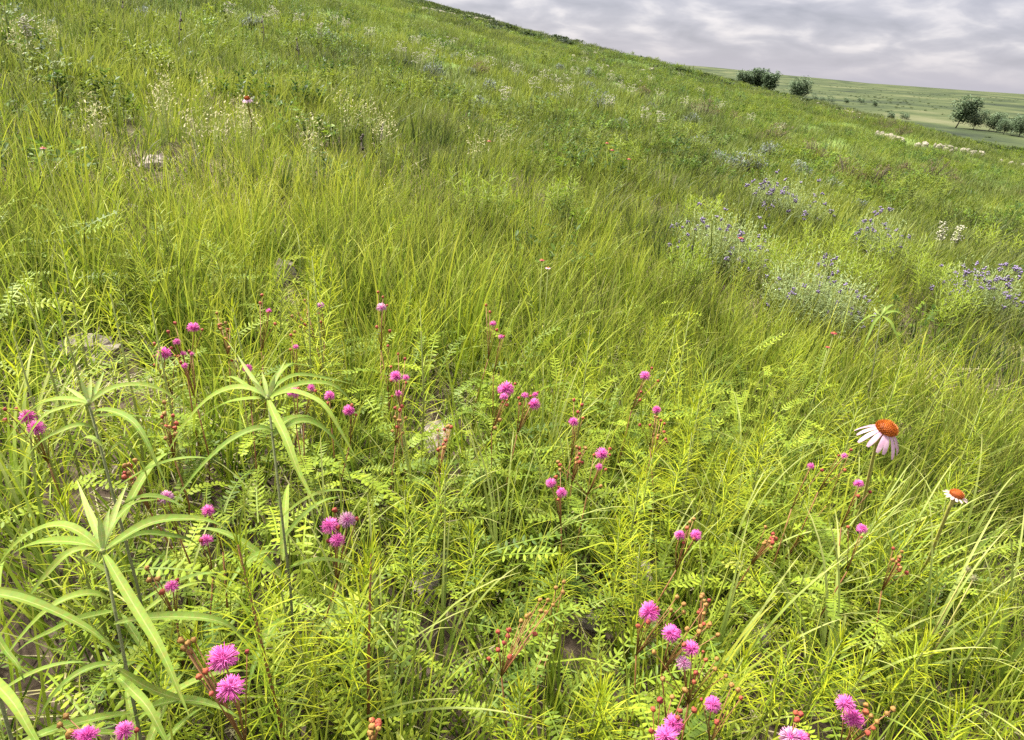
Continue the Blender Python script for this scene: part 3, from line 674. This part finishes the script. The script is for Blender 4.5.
# ------------------------------------------------------------------ broad grass clumps in the foreground
def grassclump(label, px, py, nb, L0, L1, w, lean=.45, curl=1.2, azc=None, mat=M_wide):
    c = at(px, py, 0.); root = thing('grass_clump', c, label, 'grass', 'broad grass clumps'); mb = MB()
    for k in range(int(nb*1.35)):
        a = U(0, 6.28) if azc is None else azc+U(-.9, .9); q = .02*random.random()
        blade(mb, c+[q*math.cos(a), q*math.sin(a), -.005], a, U(L0, L1), w*U(.75, 1.15), abs(random.gauss(0, lean)), curl*U(.5, 1.2), 12, fold=.35, twist=U(-.4, .4))
    mb.build('blades', mat, root, c)
for px, py, nb, l0, l1, w, le, cu, az in [(385, 745, 9, .25, .40, .008, .22, .9, None), (785, 640, 16, .22, .42, .0065, .4, 1.2, None), (705, 700, 7, .22, .40, .008, .5, .6, .9), (905, 690, 12, .25, .42, .007, .45, 1.3, None), (985, 690, 10, .25, .45, .008, .4, 1.1, None),
                                          (500, 590, 22, .2, .36, .0055, .35, .9, None), (570, 575, 16, .2, .34, .005, .35, .9, None), (840, 590, 14, .22, .42, .006, .4, 1.1, None), (735, 520, 10, .2, .4, .005, .4, 1.3, None), (620, 470, 10, .2, .4, .005, .4, 1.3, None),
                                          (300, 745, 8, .25, .42, .008, .8, .7, .2), (20, 520, 12, .25, .42, .009, .3, .7, None), (440, 680, 8, .22, .38, .007, .3, .8, None), (165, 720, 8, .2, .3, .006, .4, .8, None), (765, 500, 8, .25, .45, .006, .3, 1.3, None), (330, 610, 10, .2, .36, .006, .35, 1., None), (540, 500, 14, .2, .38, .006, .3, 1., None), (640, 620, 9, .2, .36, .006, .5, 1.1, None),
                                          (820, 700, 12, .22, .4, .008, .45, 1.1, None), (950, 580, 12, .25, .42, .007, .4, 1.3, None), (1010, 520, 10, .25, .42, .007, .4, 1.2, None), (420, 560, 14, .2, .36, .006, .3, .9, None), (60, 600, 10, .2, .36, .008, .4, .9, None), (240, 470, 12, .2, .36, .006, .3, 1., None), (720, 590, 12, .2, .36, .006, .4, 1.2, None), (870, 620, 12, .24, .42, .007, .4, 1.2, None)]:
    grassclump(where(px, min(py, 735), 'clump of broad arching grass blades'), px, py, nb, l0, l1, w, le, cu, az)

# ------------------------------------------------------------------ silvery violet-flowered bushes
def violetbush(label, px, py, wpx, hh, nst, nfl, grey=1., fl=M_violet, fr=.011):
    c = at(px, py, hh*.45); d = float((c-CAM)@fw); W = wpx*d/F*.5; b = np.array([c[0], c[1], gz(c[0], c[1])])
    root = thing('violet_bush', b, label, 'shrub', 'silvery violet bushes'); ms = MB(); ml = MB(); tips = []
    for k in range(nst):
        a = U(0, 6.28); q = W*math.sqrt(random.random()); x, y = b[0]+q*math.cos(a), b[1]+q*math.sin(a)*.8
        top = np.array([x, y, gz(x, y)+hh*U(.6, 1.05)*(1-.35*(q/W)**2)]); f = np.array([b[0]+q*math.cos(a)*.55, b[1]+q*math.sin(a)*.45, 0]); f[2] = gz(f[0], f[1])
        ms.tube([f, (f+top)/2+[U(-.02, .02), U(-.02, .02), 0], top], [.0022, .0018, .001], 4)
        for j in range(46):
            t = U(.3, 1); az = U(0, 6.28); e = U(-.2, 1.1); dr = np.array([math.cos(az)*math.cos(e), math.sin(az)*math.cos(e), math.sin(e)]); p = f+(top-f)*t
            q2 = p+dr*U(.015, .075); leafhex(ml, q2, dr+np.array([U(-.6, .6), U(-.6, .6), 0]), [0, 0, 1], U(.010, .022), U(.0025, .005))
        tips.append(top)
    ms.build('stems', M_greenstem, root, b); ml.build('foliage', M_grey, root, b)
    for k in range(min(nfl, 95)):
        p = random.choice(tips)+np.array([U(-.03, .03), U(-.03, .03), U(-.10, .04)]); m = MB()
        for j in range(7): m.ball(p+np.array([U(-1, 1), U(-1, 1), U(-1, 1)])*fr*.7, fr*.38, .2, seg=5, ring=4)
        m.build('flower', fl, root, b)
violetbush('silvery bush with violet flowers, farther of two in the right meadow', 722, 248, 105, .36, 67, 60)
violetbush('broadest silvery bush dotted with violet flowers at right of centre', 818, 304, 118, .36, 90, 60, fr=.009)
violetbush('bush with the darkest violet flowers at the right edge', 985, 298, 100, .36, 67, 95, fr=.013)
violetbush('greyish lilac bush behind the violet ones, loose and pale', 795, 205, 78, .36, 60, 40, fr=.016)
violetbush('small lilac tinged bush between the two larger violet bushes at right', 880, 240, 50, .36, 37, 40, fr=.014)
violetbush('pale lilac bush farthest up the right meadow', 765, 195, 36, .36, 30, 20, fr=.016)

# ------------------------------------------------------------------ rocks near the camera
def rock(label, px, py, wpx, hpx, hgt, tint=M_rock):
    c = at(px, py, .0); d = float((c-CAM)@fw); a = wpx*d/F*.5; dep = float(np.linalg.norm(at(px, py-hpx*.5)-at(px, py+hpx*.5)))*.5
    dep = max(a*.5, min(dep, a*2)); mb = MB()
    mb.ball(c, 1, .16, sq=(a, dep, hgt), seg=14, ring=9); o = mb.build('rock', tint, None, c, smooth=False)
    o.rotation_euler.z = U(-.5, .5); tag(o, label, 'rock', 'pale rocks in the grass')
    for k in range(3): CLEAR.append(c+np.array([U(-a, a), 0, .03]))
rock('tan limestone slab in the gap between foreground grasses', 431, 580, 38, 60, .045)
rock('pale stone half hidden by grass right of the foreground gap', 638, 578, 34, 26, .04)
rock('broad pale stone under leaves in the middle of the meadow', 438, 436, 34, 36, .02)
rock('flat pebbly stone behind the left long-leaved plant', 90, 352, 70, 26, .04)
rock('bleached stone low among tall grass on the left', 135, 217, 22, 10, .05)
rock('grey stone farther up the slope behind the tall grass on the left', 157, 166, 28, 12, .05)
rock('cream stone on the far left slope', 88, 77, 10, 6, .05)
rock('small stone beside the dark soil in the right foreground', 760, 640, 26, 18, .03)
rock('small reddish stone in the bare soil of the lower centre', 590, 625, 22, 14, .03)
rock('bleached rounded stone topped by dry grass left of centre', 284, 281, 22, 14, .07)

# ------------------------------------------------------------------ limestone blocks on the hillside
BAND = []                       # bare rocky ground round the outcrops
def blocks(label, line, n, spread, w0, w1, group):
    for k in range(n):
        t = random.random()*(len(line)-1); i = min(int(t), len(line)-2); f = t-i
        px = line[i][0]*(1-f)+line[i+1][0]*f; py = line[i][1]*(1-f)+line[i+1][1]*f+random.gauss(0, spread)
        c = at(px, py, 0.); d = float((c-CAM)@fw)
        if d > 200: continue
        w = U(w0, w1)*d/F*1.25; BAND.append((c[0], c[1], w*.8+.12)); mb = MB(); mb.ball(c+[0, 0, .04], 1, .20, sq=(w*.55, w*.5, min(.22, max(.09, w*.2))), seg=9, ring=6)
        o = mb.build('limestone_block', M_band, None, c+[0, 0, .04], smooth=False); o.rotation_euler.z = U(0, 3); tag(o, label, 'rock', group)
blocks('pale limestone block in the lower broken rock line on the right hillside', [(875, 135), (895, 141), (915, 145), (935, 149), (950, 150), (985, 158), (1026, 168)], 44, 1.1, 2, 6.5, 'limestone blocks in the lower rock line')
blocks('pale limestone block in the fainter upper rock line on the right hillside', [(812, 103), (850, 113), (876, 118), (920, 127), (947, 131), (990, 143), (1026, 152)], 36, 1.2, 1.8, 4, 'limestone blocks in the upper rock line')
blocks('pale limestone block in the thin rock line high under the crest', [(422, 10), (445, 14), (470, 18), (492, 22)], 34, .5, 2.5, 6, 'limestone blocks under the crest')
blocks('scattered pale stone on the upper hillside below the crest', [(540, 55), (600, 62), (660, 72), (560, 62), (640, 78), (690, 80), (590, 70)], 26, 4, 2, 6, 'stones scattered on the upper hillside')
# ------------------------------------------------------------------ blossom clumps, plumes, grey shrubs
def blossom(label, px, py, wpx, hh, group, mat=M_white, name='blossom_clump', n=40, r_=.02):
    c = at(px, py, hh*.7); d = float((c-CAM)@fw); W = wpx*d/F*.5; b = np.array([c[0], c[1], gz(c[0], c[1])]); root = thing(name, b, label, 'wildflower', group)
    ms = MB(); mf = MB(); r2 = max(r_*.6, .30*d/F)
    for k in range(n):
        a = U(0, 6.28); q = W*math.sqrt(random.random()); top = b+np.array([q*math.cos(a), q*math.sin(a), hh*U(.7, 1.1)])
        if k % 3 == 0: ms.tube([b+(top-b)*[.5, .5, 0], top], [.003, .002], 4)
        [mf.ball(top+np.array([U(-1, 1), U(-1, 1), U(-.5, .5)])*r2*1.6, r2*U(.3, .5), .3, seg=5, ring=4, sq=(1.2, 1.2, .7)) for _ in range(4)]
    ms.build('stems', M_greenstem, root, b); mf.build('blossom', mat, root, b)
for px, py, w in [(338, 25, 16), (346, 27, 10), (320, 35, 6), (270, 16, 10), (276, 20, 6), (415, 44, 12), (438, 47, 20), (419, 64, 14), (561, 83, 26), (535, 88, 14), (585, 62, 8), (600, 70, 8), (620, 88, 10), (585, 54, 9), (650, 80, 8), (680, 76, 8), (700, 92, 8), (645, 118, 10), (660, 122, 8), (30, 40, 8), (940, 240, 8), (955, 244, 6), (400, 52, 14), (430, 58, 10), (452, 44, 12), (370, 36, 12), (470, 60, 12), (490, 66, 12), (515, 72, 10), (545, 78, 14), (575, 74, 10), (610, 80, 12), (632, 92, 12), (660, 96, 12), (685, 104, 10), (720, 108, 10), (610, 104, 10), (565, 96, 16), (505, 100, 12), (300, 22, 12), (230, 14, 12), (750, 120, 10), (780, 130, 10), (598, 52, 10)]:
    blossom('patch of small creamy white blossom on the green hillside', px, py, w, .30, 'creamy blossom patches on the hillside', n=22)
def plume(label, px, py, n, spr, h):
    c = at(px, py, h*.9); d = float((c-CAM)@fw); b = np.array([c[0], c[1], gz(c[0], c[1])]); root = thing('plume_grass', b, label, 'grass', 'buff flowering plumes'); ms = MB(); mp = MB()
    for k in range(n):
        a = U(0, 6.28); q = spr*d/F*.7*random.random(); top = b+np.array([q*math.cos(a), q*math.sin(a), h*U(.8, 1.1)]); ms.tube([b+(top-b)*[.6, .6, 0], top], [.0009, .0007], 4)
        for j in range(12):
            p = top+np.array([U(-.04, .04), U(-.04, .04), U(-.05, .04)]); leafhex(mp, p, [U(-1, 1), U(-1, 1), U(0, 1)], [0, 0, 1], U(.009, .018), U(.0035, .006))
    ms.build('stems', M_greenstem, root, b); mp.build('plumes', M_plume, root, b)
for px, py, n_, s_ in [(247, 122, 18, 24), (195, 128, 8, 12), (216, 130, 8, 14), (205, 85, 6, 10), (163, 85, 8, 10), (163, 110, 8, 12), (52, 35, 7, 10), (20, 45, 8, 14), (310, 138, 9, 16), (345, 110, 8, 14), (370, 115, 8, 16), (382, 130, 10, 20), (475, 148, 6, 12), (505, 138, 6, 12), (700, 108, 8, 14), (95, 120, 8, 12)]:
    plume(where(px, py, 'loose buff flowering plumes'), px, py, n_, s_, .36)
def greyshrub(label, px, py, wpx, group, mat=M_shrub, name='grey_shrub', hh=.30):
    c = at(px, py, 0.); d = float((c-CAM)@fw); W = wpx*U(.7, 1.4)*d/F*.5; hh = min(hh*U(.7, 1.2), W*.95); ex = U(-.6, .6); root = thing(name, c, label, 'shrub', group); ms = MB(); ml = MB(); S = max(.03, .8*d/F)
    for k in range(110):
        a = U(0, 6.28); q = W*math.sqrt(random.random()); top = c+np.array([q*math.cos(a)*(1+.4*ex), q*math.sin(a)*(1-.4*ex), hh*U(.4, 1.3)*(1-.6*(q/W)**2)*(1+ex*math.cos(a)*q/W)])
        if k % 3 == 0: ms.tube([c, top], [.006, .003], 4)
        for j in range(6): leafhex(ml, top+np.array([U(-1, 1), U(-1, 1), U(-1, .4)])*S, [U(-1, 1), U(-1, 1), U(0, 1)], [0, 0, 1], S*U(.6, 1.2), S*.35)
    ms.build('stems', M_darkstem, root, c); ml.build('foliage', mat, root, c)
for px, py, w in [(148, 22, 26), (325, 44, 18), (404, 67, 14), (490, 93, 16), (586, 90, 14), (590, 79, 14), (620, 82, 10), (548, 102, 18), (455, 62, 14), (470, 75, 10), (520, 80, 10), (650, 110, 14), (690, 125, 22), (740, 175, 30), (700, 150, 26), (770, 160, 24), (860, 210, 20), (620, 128, 18), (830, 190, 18), (560, 70, 10), (880, 260, 20), (430, 78, 18), (600, 112, 26), (720, 165, 30), (480, 108, 18), (250, 30, 18), (800, 178, 24)]:
    greyshrub('low silvery grey shrub on the green hillside', px, py, w, 'silvery grey shrubs on the hillside')
for px, py, w in [(705, 118, 26), (735, 122, 24), (770, 142, 26), (810, 160, 30), (845, 182, 30), (870, 188, 26), (905, 175, 26), (930, 181, 30), (955, 186, 24), (1018, 200, 14), (453, 40, 8), (640, 98, 14), (478, 75, 16), (880, 130, 24), (900, 136, 20), (850, 122, 22)]:
    greyshrub('low russet-brown shrubby patch on the right hillside', px, py, w, 'russet shrubby patches on the hillside', M_russet, 'russet_shrub', .40)
# ------------------------------------------------------------------ dark dead stalks
def stalk(label, px, y0, y1):
    b = at(px, y1, .0); d = float((b-CAM)@fw); t = atd(px+U(-1, 1), y0-3, d); base = np.array([b[0], b[1], gz(b[0], b[1])]); mb = MB()
    w = max(.005, .9*d/F*.5)
    mb.tube([base, (base+t)/2+[U(-.02, .02), 0, 0], t], [w, w*.9, w*.7], 6)
    for k in range(7): q = base+(t-base)*U(.55, 1); mb.ball(q+[U(-.01, .01), U(-.01, .01), 0], w*1.6, .3, seg=5, ring=4)
    o = mb.build('dead_stalk', M_darkstem, None, base); tag(o, label, 'dead stalk', 'dark dead stalks on the slope')
stalk('tallest dark dead stalk on the upper left slope', 180, 14, 56); stalk('dark dead stalk second from the tallest on the upper slope', 262, 18, 54); stalk('short dark dead stalk by the top edge', 122, 4, 24)
stalk('shorter faint dark stalk right of the others on the slope', 297, 40, 70); stalk('dark dead stalk rising from the mid-meadow grass', 383, 127, 160); stalk('pale thin dead stalk left of the mid-meadow one', 362, 138, 168)

# ------------------------------------------------------------------ trees and bushes of the valley
def tree(label, px, dist, hgt, wid, lean=0., name='valley_tree', cat='tree', group='trees on the valley floor', trunk=.25, nlobe=14):
    row = 90
    for _ in range(3):
        d = ray(px, row); dh = unit([d[0], d[1], 0]); x, y = dh[0]*dist, dh[1]*dist; row = project([x, y, gz(x, y)+hgt*.4])[1]
    d = ray(px, row); dh = unit([d[0], d[1], 0]); x, y = dh[0]*dist, dh[1]*dist; b = np.array([x, y, gz(x, y)]); hgt *= 1.2; wid *= 1.1
    root = thing(name, b, label, cat, group); side = np.array([dh[1], -dh[0], 0]); lv = side*lean*hgt
    mt = MB(); ft = b+lv*.5+[0, 0, hgt*.5]; mt.tube([b-[0, 0, .3], b+lv*.2+[0, 0, hgt*trunk], ft], [hgt*.022, hgt*.018, hgt*.01], 8); lobes = []
    for k in range(nlobe):
        a = k*2.4+U(-.4, .4); f = (k+.5)/nlobe; q = wid*(.33*math.sqrt(f)*(1-.45*f)+.06); z = hgt*(trunk*.7+.18+(.80-trunk*.7-.18)*f+U(-.05, .05))
        c = b+lv*(z/hgt)+np.array([q*math.cos(a), q*math.sin(a), z]); lobes.append((c, wid*U(.17, .25)))
        mt.tube([b+lv*.3+[0, 0, hgt*(trunk+.05)], (b+lv*.5+[0, 0, hgt*.4]+c)/2, c], [hgt*.012, hgt*.008, hgt*.004], 5)
    mt.build('trunk', M_bark, root, b); mc = MB(); S = max(.4, hgt*.05)
    for c, R_ in lobes:
        for j in range(200):
            v = unit([random.gauss(0, 1), random.gauss(0, 1), random.gauss(0, 1)])*R_*random.random()**.45*np.array([1.1, 1.1, .85])
            leafhex(mc, c+v, [U(-1, 1), U(-1, 1), U(-.5, .6)], [U(-.6, .6), U(-.6, .6), 1], S*U(.7, 1.5), S*U(.5, .9))
    mc.build('crown', M_tree, root, b)
tree('rounded dark tree at left of the grove behind the hillside', 744, 655, 20, 16); tree('broad dark tree in the middle of the grove behind the hillside', 757, 665, 21.5, 18, nlobe=16); tree('dark tree at right of the grove behind the hillside', 769, 650, 19, 15)
tree('round solitary dark tree right of the grove', 799, 600, 16.5, 18, nlobe=16, trunk=.12)
tree('lone tree leaning right on the valley floor at far right', 959, 450, 14.5, 14, .2, trunk=.12)
tree('low dark tree right of the leaning tree', 975, 455, 8.5, 11, .1, trunk=.1); tree('slanting dark tree second right of the leaning tree', 990, 450, 8.5, 9, .3, trunk=.15)
tree('dark tree near the right edge of the valley floor', 1005, 430, 7, 10, .1, trunk=.1); tree('large dark bush at the right edge of the valley', 1021, 425, 9.5, 12, .1, trunk=.05)
for px, dist, h_, w_, lb in [(814, 620, 7, 8, 'small bush just right of the solitary round tree'), (822, 640, 5, 8, 'low bush second right of the solitary round tree'), (831, 650, 4.5, 9, 'flat bush third right of the solitary round tree'), (777, 640, 6, 5, 'narrow bush between grove and solitary tree'),
                             (846, 660, 4, 6, 'small bush on the left of the open plain'), (861, 670, 4.5, 7, 'small bush at middle of the open plain'), (875, 640, 4, 5, 'tiny bush on the open plain before the far ridge'), (891, 480, 4, 5, 'small round bush by the creek left of the leaning tree'),
                             (905, 500, 3, 7, 'flat bush by the creek left of the leaning tree'), (1012, 440, 5, 8, 'low bush between two dark trees at right edge'), (997, 450, 4, 6, 'low bush under the slanting trees at right')]:
    tree(lb, px, dist, h_, w_, .05, 'valley_bush', 'bush', 'bushes on the valley floor', .08, 5)

# ------------------------------------------------------------------ grass and other stuff nobody could count
CL = np.array(CLEAR); CD = CL-CAM; CN = np.linalg.norm(CD, axis=1); cu = 512+F*(CD@rt)/(CD@fw)
def clear_mask(x, y, hgt):
    """keeps what does not stand right in front of a flower"""
    z = ground(x, y); ok = np.ones(len(x), bool); rr = np.hypot(x, y)
    az = np.arctan2(x, y); caz = np.arctan2(CL[:, 0], CL[:, 1]); cr = np.hypot(CL[:, 0], CL[:, 1])
    for k in range(len(CL)):
        ds = cr[k]-rr; lim = z+hgt
        sight = CAM[2]+(CL[k, 2]-CAM[2])*np.clip(rr/cr[k], 0, 1)
        bad = (np.abs(az-caz[k])*rr < .028) & (ds > -.03) & (ds < .6) & (lim > sight-.01)
        ok &= ~bad
    return ok
def lay(name, coll, parts, h, s0, s1, label, cat, tilt=.12, clear=True, big=.0, shrink=1.):
    X = np.concatenate([p[0] for p in parts]); Y = np.concatenate([p[1] for p in parts])
    if clear:
        k = clear_mask(X, Y, h); X, Y = X[k], Y[k]
    if big and BAND:
        ok = np.ones(len(X), bool)
        for bx, by, br in BAND: ok &= (X-bx)**2+(Y-by-.25*br)**2 > br*br*(.5+rng.uniform(0, .5, len(X)))
        X, Y = X[ok], Y[ok]
    s = rng.uniform(s0, s1, len(X))*(1+big*np.hypot(X, Y))*np.clip(1.22-.14*np.hypot(X, Y), shrink, 1)
    stuff(name, coll, np.stack([X, Y, ground(X, Y)-.004], 1), s, label, cat, tilt)
W = lambda x, y: sm(.35, .62, fbm(x, y, 2.2, 3))
right = lambda x, y: sm(-.15, .45, x/np.maximum(y, .3)-.1)       # the right side is leafier, the left side grassier
bare = lambda x, y: .45+.55*sm(.26, .40, fbm(x, y, 3.4, 21))            # soil shows in gaps
lay('tall_grass', C_tall, [scatter(1.5, 3, 150, 66, lambda x, y, r: sm(1.45, 2.2, r+.7*(fbm(x, y, 2, 5)-.5)-.3*right(x, y))*(1-.55*right(x, y))*(.30+.7*W(x, y))),
                           scatter(3, 6.5, 95, 60, lambda x, y, r: (1-.65*right(x, y))*(.30+.7*W(x, y))*(1-.85*sm(3.7, 5.8, r+.5*np.maximum(-x, 0))))], .4, .7, 1.05, 'tall upright yellow-green prairie grass covering the middle slope', 'grass', .12, shrink=.48)
lay('fine_grass', C_fine, [scatter(.5, 3, 260, 75, lambda x, y, r: (.25+.75*bare(x, y))*(.55+.45*sm(1., 2.2, r))), scatter(3, 6, 130, 62), scatter(6, 9, 90, 60)], .25, .7, 1.3, 'fine green grass growing between the wildflowers', 'grass', .25, shrink=.55)
lay('short_grass', C_short, [scatter(.45, 2.8, 330, 80, lambda x, y, r: .2+.8*bare(x, y))], .2, .7, 1.3, 'short grass blades in the foreground', 'grass', .2)
lay('pinnate_foliage', C_bri, [scatter(.4, 2.5, 165, 80, lambda x, y, r: (1-sm(1.7, 2.5, r))*(.12+.88*sm(.38, .58, fbm(x, y, 2.6, 9)))*(.3+.7*bare(x, y)))], .14, .8, 1.4, 'low creeping foliage of small paired leaflets in the foreground', 'foliage', .25)
lay('feathery_foliage', C_feath, [scatter(.55, 2.2, 95, 75, lambda x, y, r: sm(.40, .6, fbm(x, y, 3, 15))*bare(x, y)), scatter(2.2, 9, 42, 60, lambda x, y, r: (.25+.75*right(x, y))*sm(.40, .6, fbm(x, y, 1.6, 17))+.08)], .28, .55, 1.1, 'feathery yellow-green forbs mixed through the grass', 'foliage', .25, shrink=.55)
lay('thatch', C_thatch, [scatter(.4, 4, 45, 80)], .03, .7, 1.4, 'dry straw-coloured thatch lying on the soil', 'thatch', .1, False)
lay('pebbles', C_peb, [scatter(.4, 3.2, 60, 80, lambda x, y, r: 1-.9*bare(x, y))], .01, .3, 1.1, 'small pale pebbles lying on the bare soil', 'pebbles', .3, False)
lay('meadow_grass', C_mid, [scatter(2.8, 6, 22, 62, lambda x, y, r: sm(2.6, 3.6, r)*(.4+.6*sm(.3, .6, fbm(x, y, 1.7, 51)))), scatter(5, 14, 14, 58), scatter(14, 34, 7, 54)], .25, .8, 1.3, 'meadow grass of the middle distance', 'grass', .12, False, .006)
lay('meadow_forbs', C_forb, [scatter(2.4, 12, 12, 62, lambda x, y, r: .06+.94*sm(.42, .58, fbm(x, y, 1.1, 31))*(.55+.45*right(x, y))), scatter(12, 45, 4.5, 54, lambda x, y, r: .1+.9*sm(.36, .56, fbm(x, y, .4, 33)))], .3, .6, 1.3, 'leafy green forbs mottling the hillside', 'foliage', .15, False, .008)
lay('hillside_grass', C_far, [scatter(28, 90, 1.8, 52), scatter(90, 240, .4, 50)], .3, .9, 1.3, 'grass of the far hillside', 'grass', .06, False, .001)
lay('hillside_forbs', C_farforb, [scatter(34, 110, .9, 52, lambda x, y, r: .06+.94*sm(.38, .58, fbm(x, y, .16, 41))), scatter(110, 240, .12, 50, lambda x, y, r: sm(.45, .62, fbm(x, y, .08, 43)))], .3, .6, 1.2, 'dark leafy clumps mottling the far hillside', 'foliage', .1, False, .001)

sx_, sy_, sr_ = scatter(130, 1500, .0042, 48, lambda x, y, r: (valley(x, y) > hill(x, y)-1)*(.06+.94*sm(.52, .70, fbm(x, y, .012, 61)))*(1-.6*sm(500, 1500, r)))
lay('valley_scrub', C_farforb, [(sx_, sy_, sr_)], .3, 1.2, 3.6, 'low dark scrub dotted over the valley floor and far plain', 'scrub', .1, False)

# ------------------------------------------------------------------ sky and light
EL, AZ = 58., -60.
wd = bpy.data.worlds.new('World'); sc.world = wd; wd.use_nodes = True
nt = wd.node_tree; N, L = nt.nodes, nt.links; N.clear()
sky = N.new('ShaderNodeTexSky'); sky.sky_type = 'NISHITA'; sky.sun_disc = False; sky.sun_elevation = math.radians(EL); sky.sun_rotation = math.radians(AZ)
tc = N.new('ShaderNodeTexCoord'); sx = N.new('ShaderNodeSeparateXYZ'); L.new(tc.outputs['Generated'], sx.inputs[0])
zz = mathn(N, L, 'MAXIMUM', sx.outputs[2], 0.)
q = mathn(N, L, 'DIVIDE', 1., mathn(N, L, 'ADD', zz, .27))
cb = N.new('ShaderNodeCombineXYZ'); L.new(mathn(N, L, 'MULTIPLY', sx.outputs[0], q), cb.inputs[0]); L.new(mathn(N, L, 'MULTIPLY', sx.outputs[1], q), cb.inputs[1])
n1 = N.new('ShaderNodeTexNoise'); n1.inputs['Scale'].default_value = 4.2; n1.inputs['Detail'].default_value = 9; n1.inputs['Roughness'].default_value = .5; n1.inputs['Distortion'].default_value = .25
L.new(cb.outputs[0], n1.inputs['Vector'])
n2 = N.new('ShaderNodeTexNoise'); n2.inputs['Scale'].default_value = .9; n2.inputs['Detail'].default_value = 4; L.new(cb.outputs[0], n2.inputs['Vector'])
cv = mathn(N, L, 'ADD', mathn(N, L, 'MULTIPLY', n1.outputs['Fac'], .75), mathn(N, L, 'MULTIPLY', n2.outputs['Fac'], .25))
cr = ramp(N, [(.36, (1.15, 1.12, 1.32)), (.46, (1.42, 1.37, 1.58)), (.52, (1.66, 1.59, 1.78)), (.57, (2.05, 1.94, 2.06)), (.64, (2.55, 2.38, 2.42))]); L.new(cv, cr.inputs[0])
hz = N.new('ShaderNodeMapRange'); hz.inputs[1].default_value = .0; hz.inputs[2].default_value = .05; L.new(zz, hz.inputs[0])
c1 = mixc(N, L, hz.outputs[0], (1.50, 1.45, 1.68), cr.outputs[0])
zb = N.new('ShaderNodeMapRange'); zb.inputs[1].default_value = .12; zb.inputs[2].default_value = .9; zb.inputs[3].default_value = 1.; zb.inputs[4].default_value = 4.6; L.new(zz, zb.inputs[0])
vm = N.new('ShaderNodeVectorMath'); vm.operation = 'SCALE'; L.new(c1, vm.inputs[0]); L.new(zb.outputs[0], vm.inputs['Scale'])
c2 = mixc(N, L, .93, sky.outputs[0], vm.outputs[0])
bg = N.new('ShaderNodeBackground'); bg.inputs['Strength'].default_value = .08; L.new(c2, bg.inputs['Color'])
wo = N.new('ShaderNodeOutputWorld'); L.new(bg.outputs[0], wo.inputs[0])
sl = bpy.data.lights.new('sun', 'SUN'); sl.energy = 4.0; sl.angle = math.radians(10); sl.color = (1, .96, .88)
so = bpy.data.objects.new('sun', sl); col.objects.link(so)
e, a = math.radians(EL), math.radians(AZ)
so.rotation_euler = Vector((math.sin(a)*math.cos(e), math.cos(a)*math.cos(e), math.sin(e))).to_track_quat('Z', 'Y').to_euler()

# ------------------------------------------------------------------ camera and view
cd = bpy.data.cameras.new('camera'); co = bpy.data.objects.new('camera', cd); col.objects.link(co); sc.camera = co
cd.sensor_width = 36; cd.lens = 36*F/1024; cd.clip_start = .03; cd.clip_end = 20000
Mx = Matrix(((rt[0], up[0], -fw[0], CAM[0]), (rt[1], up[1], -fw[1], CAM[1]), (rt[2], up[2], -fw[2], CAM[2]), (0, 0, 0, 1))); co.matrix_world = Mx
vs = sc.view_settings; vs.view_transform = 'Standard'; vs.look = 'None'; vs.gamma = 1; vs.exposure = 2.15; vs.use_curve_mapping = False
sc.cycles.use_denoising = False; sc.cycles.max_bounces = 6; sc.cycles.diffuse_bounces = 4; sc.cycles.transmission_bounces = 4
if 0:
  for o in sc.objects:
    if o.parent is None and o.type!='CAMERA' and o.type!='LIGHT' and o.location.length>150 and 'valley' not in o.name:
        try:
            u,v=project(np.array(o.location)); 
            print('DBG',o.name,o['label'],round(u),round(v),o.location)
        except Exception: pass
for lb, os_ in used.items():
    if len(os_) > 1 and not all(g for _, g in os_): print('SHARED', lb)
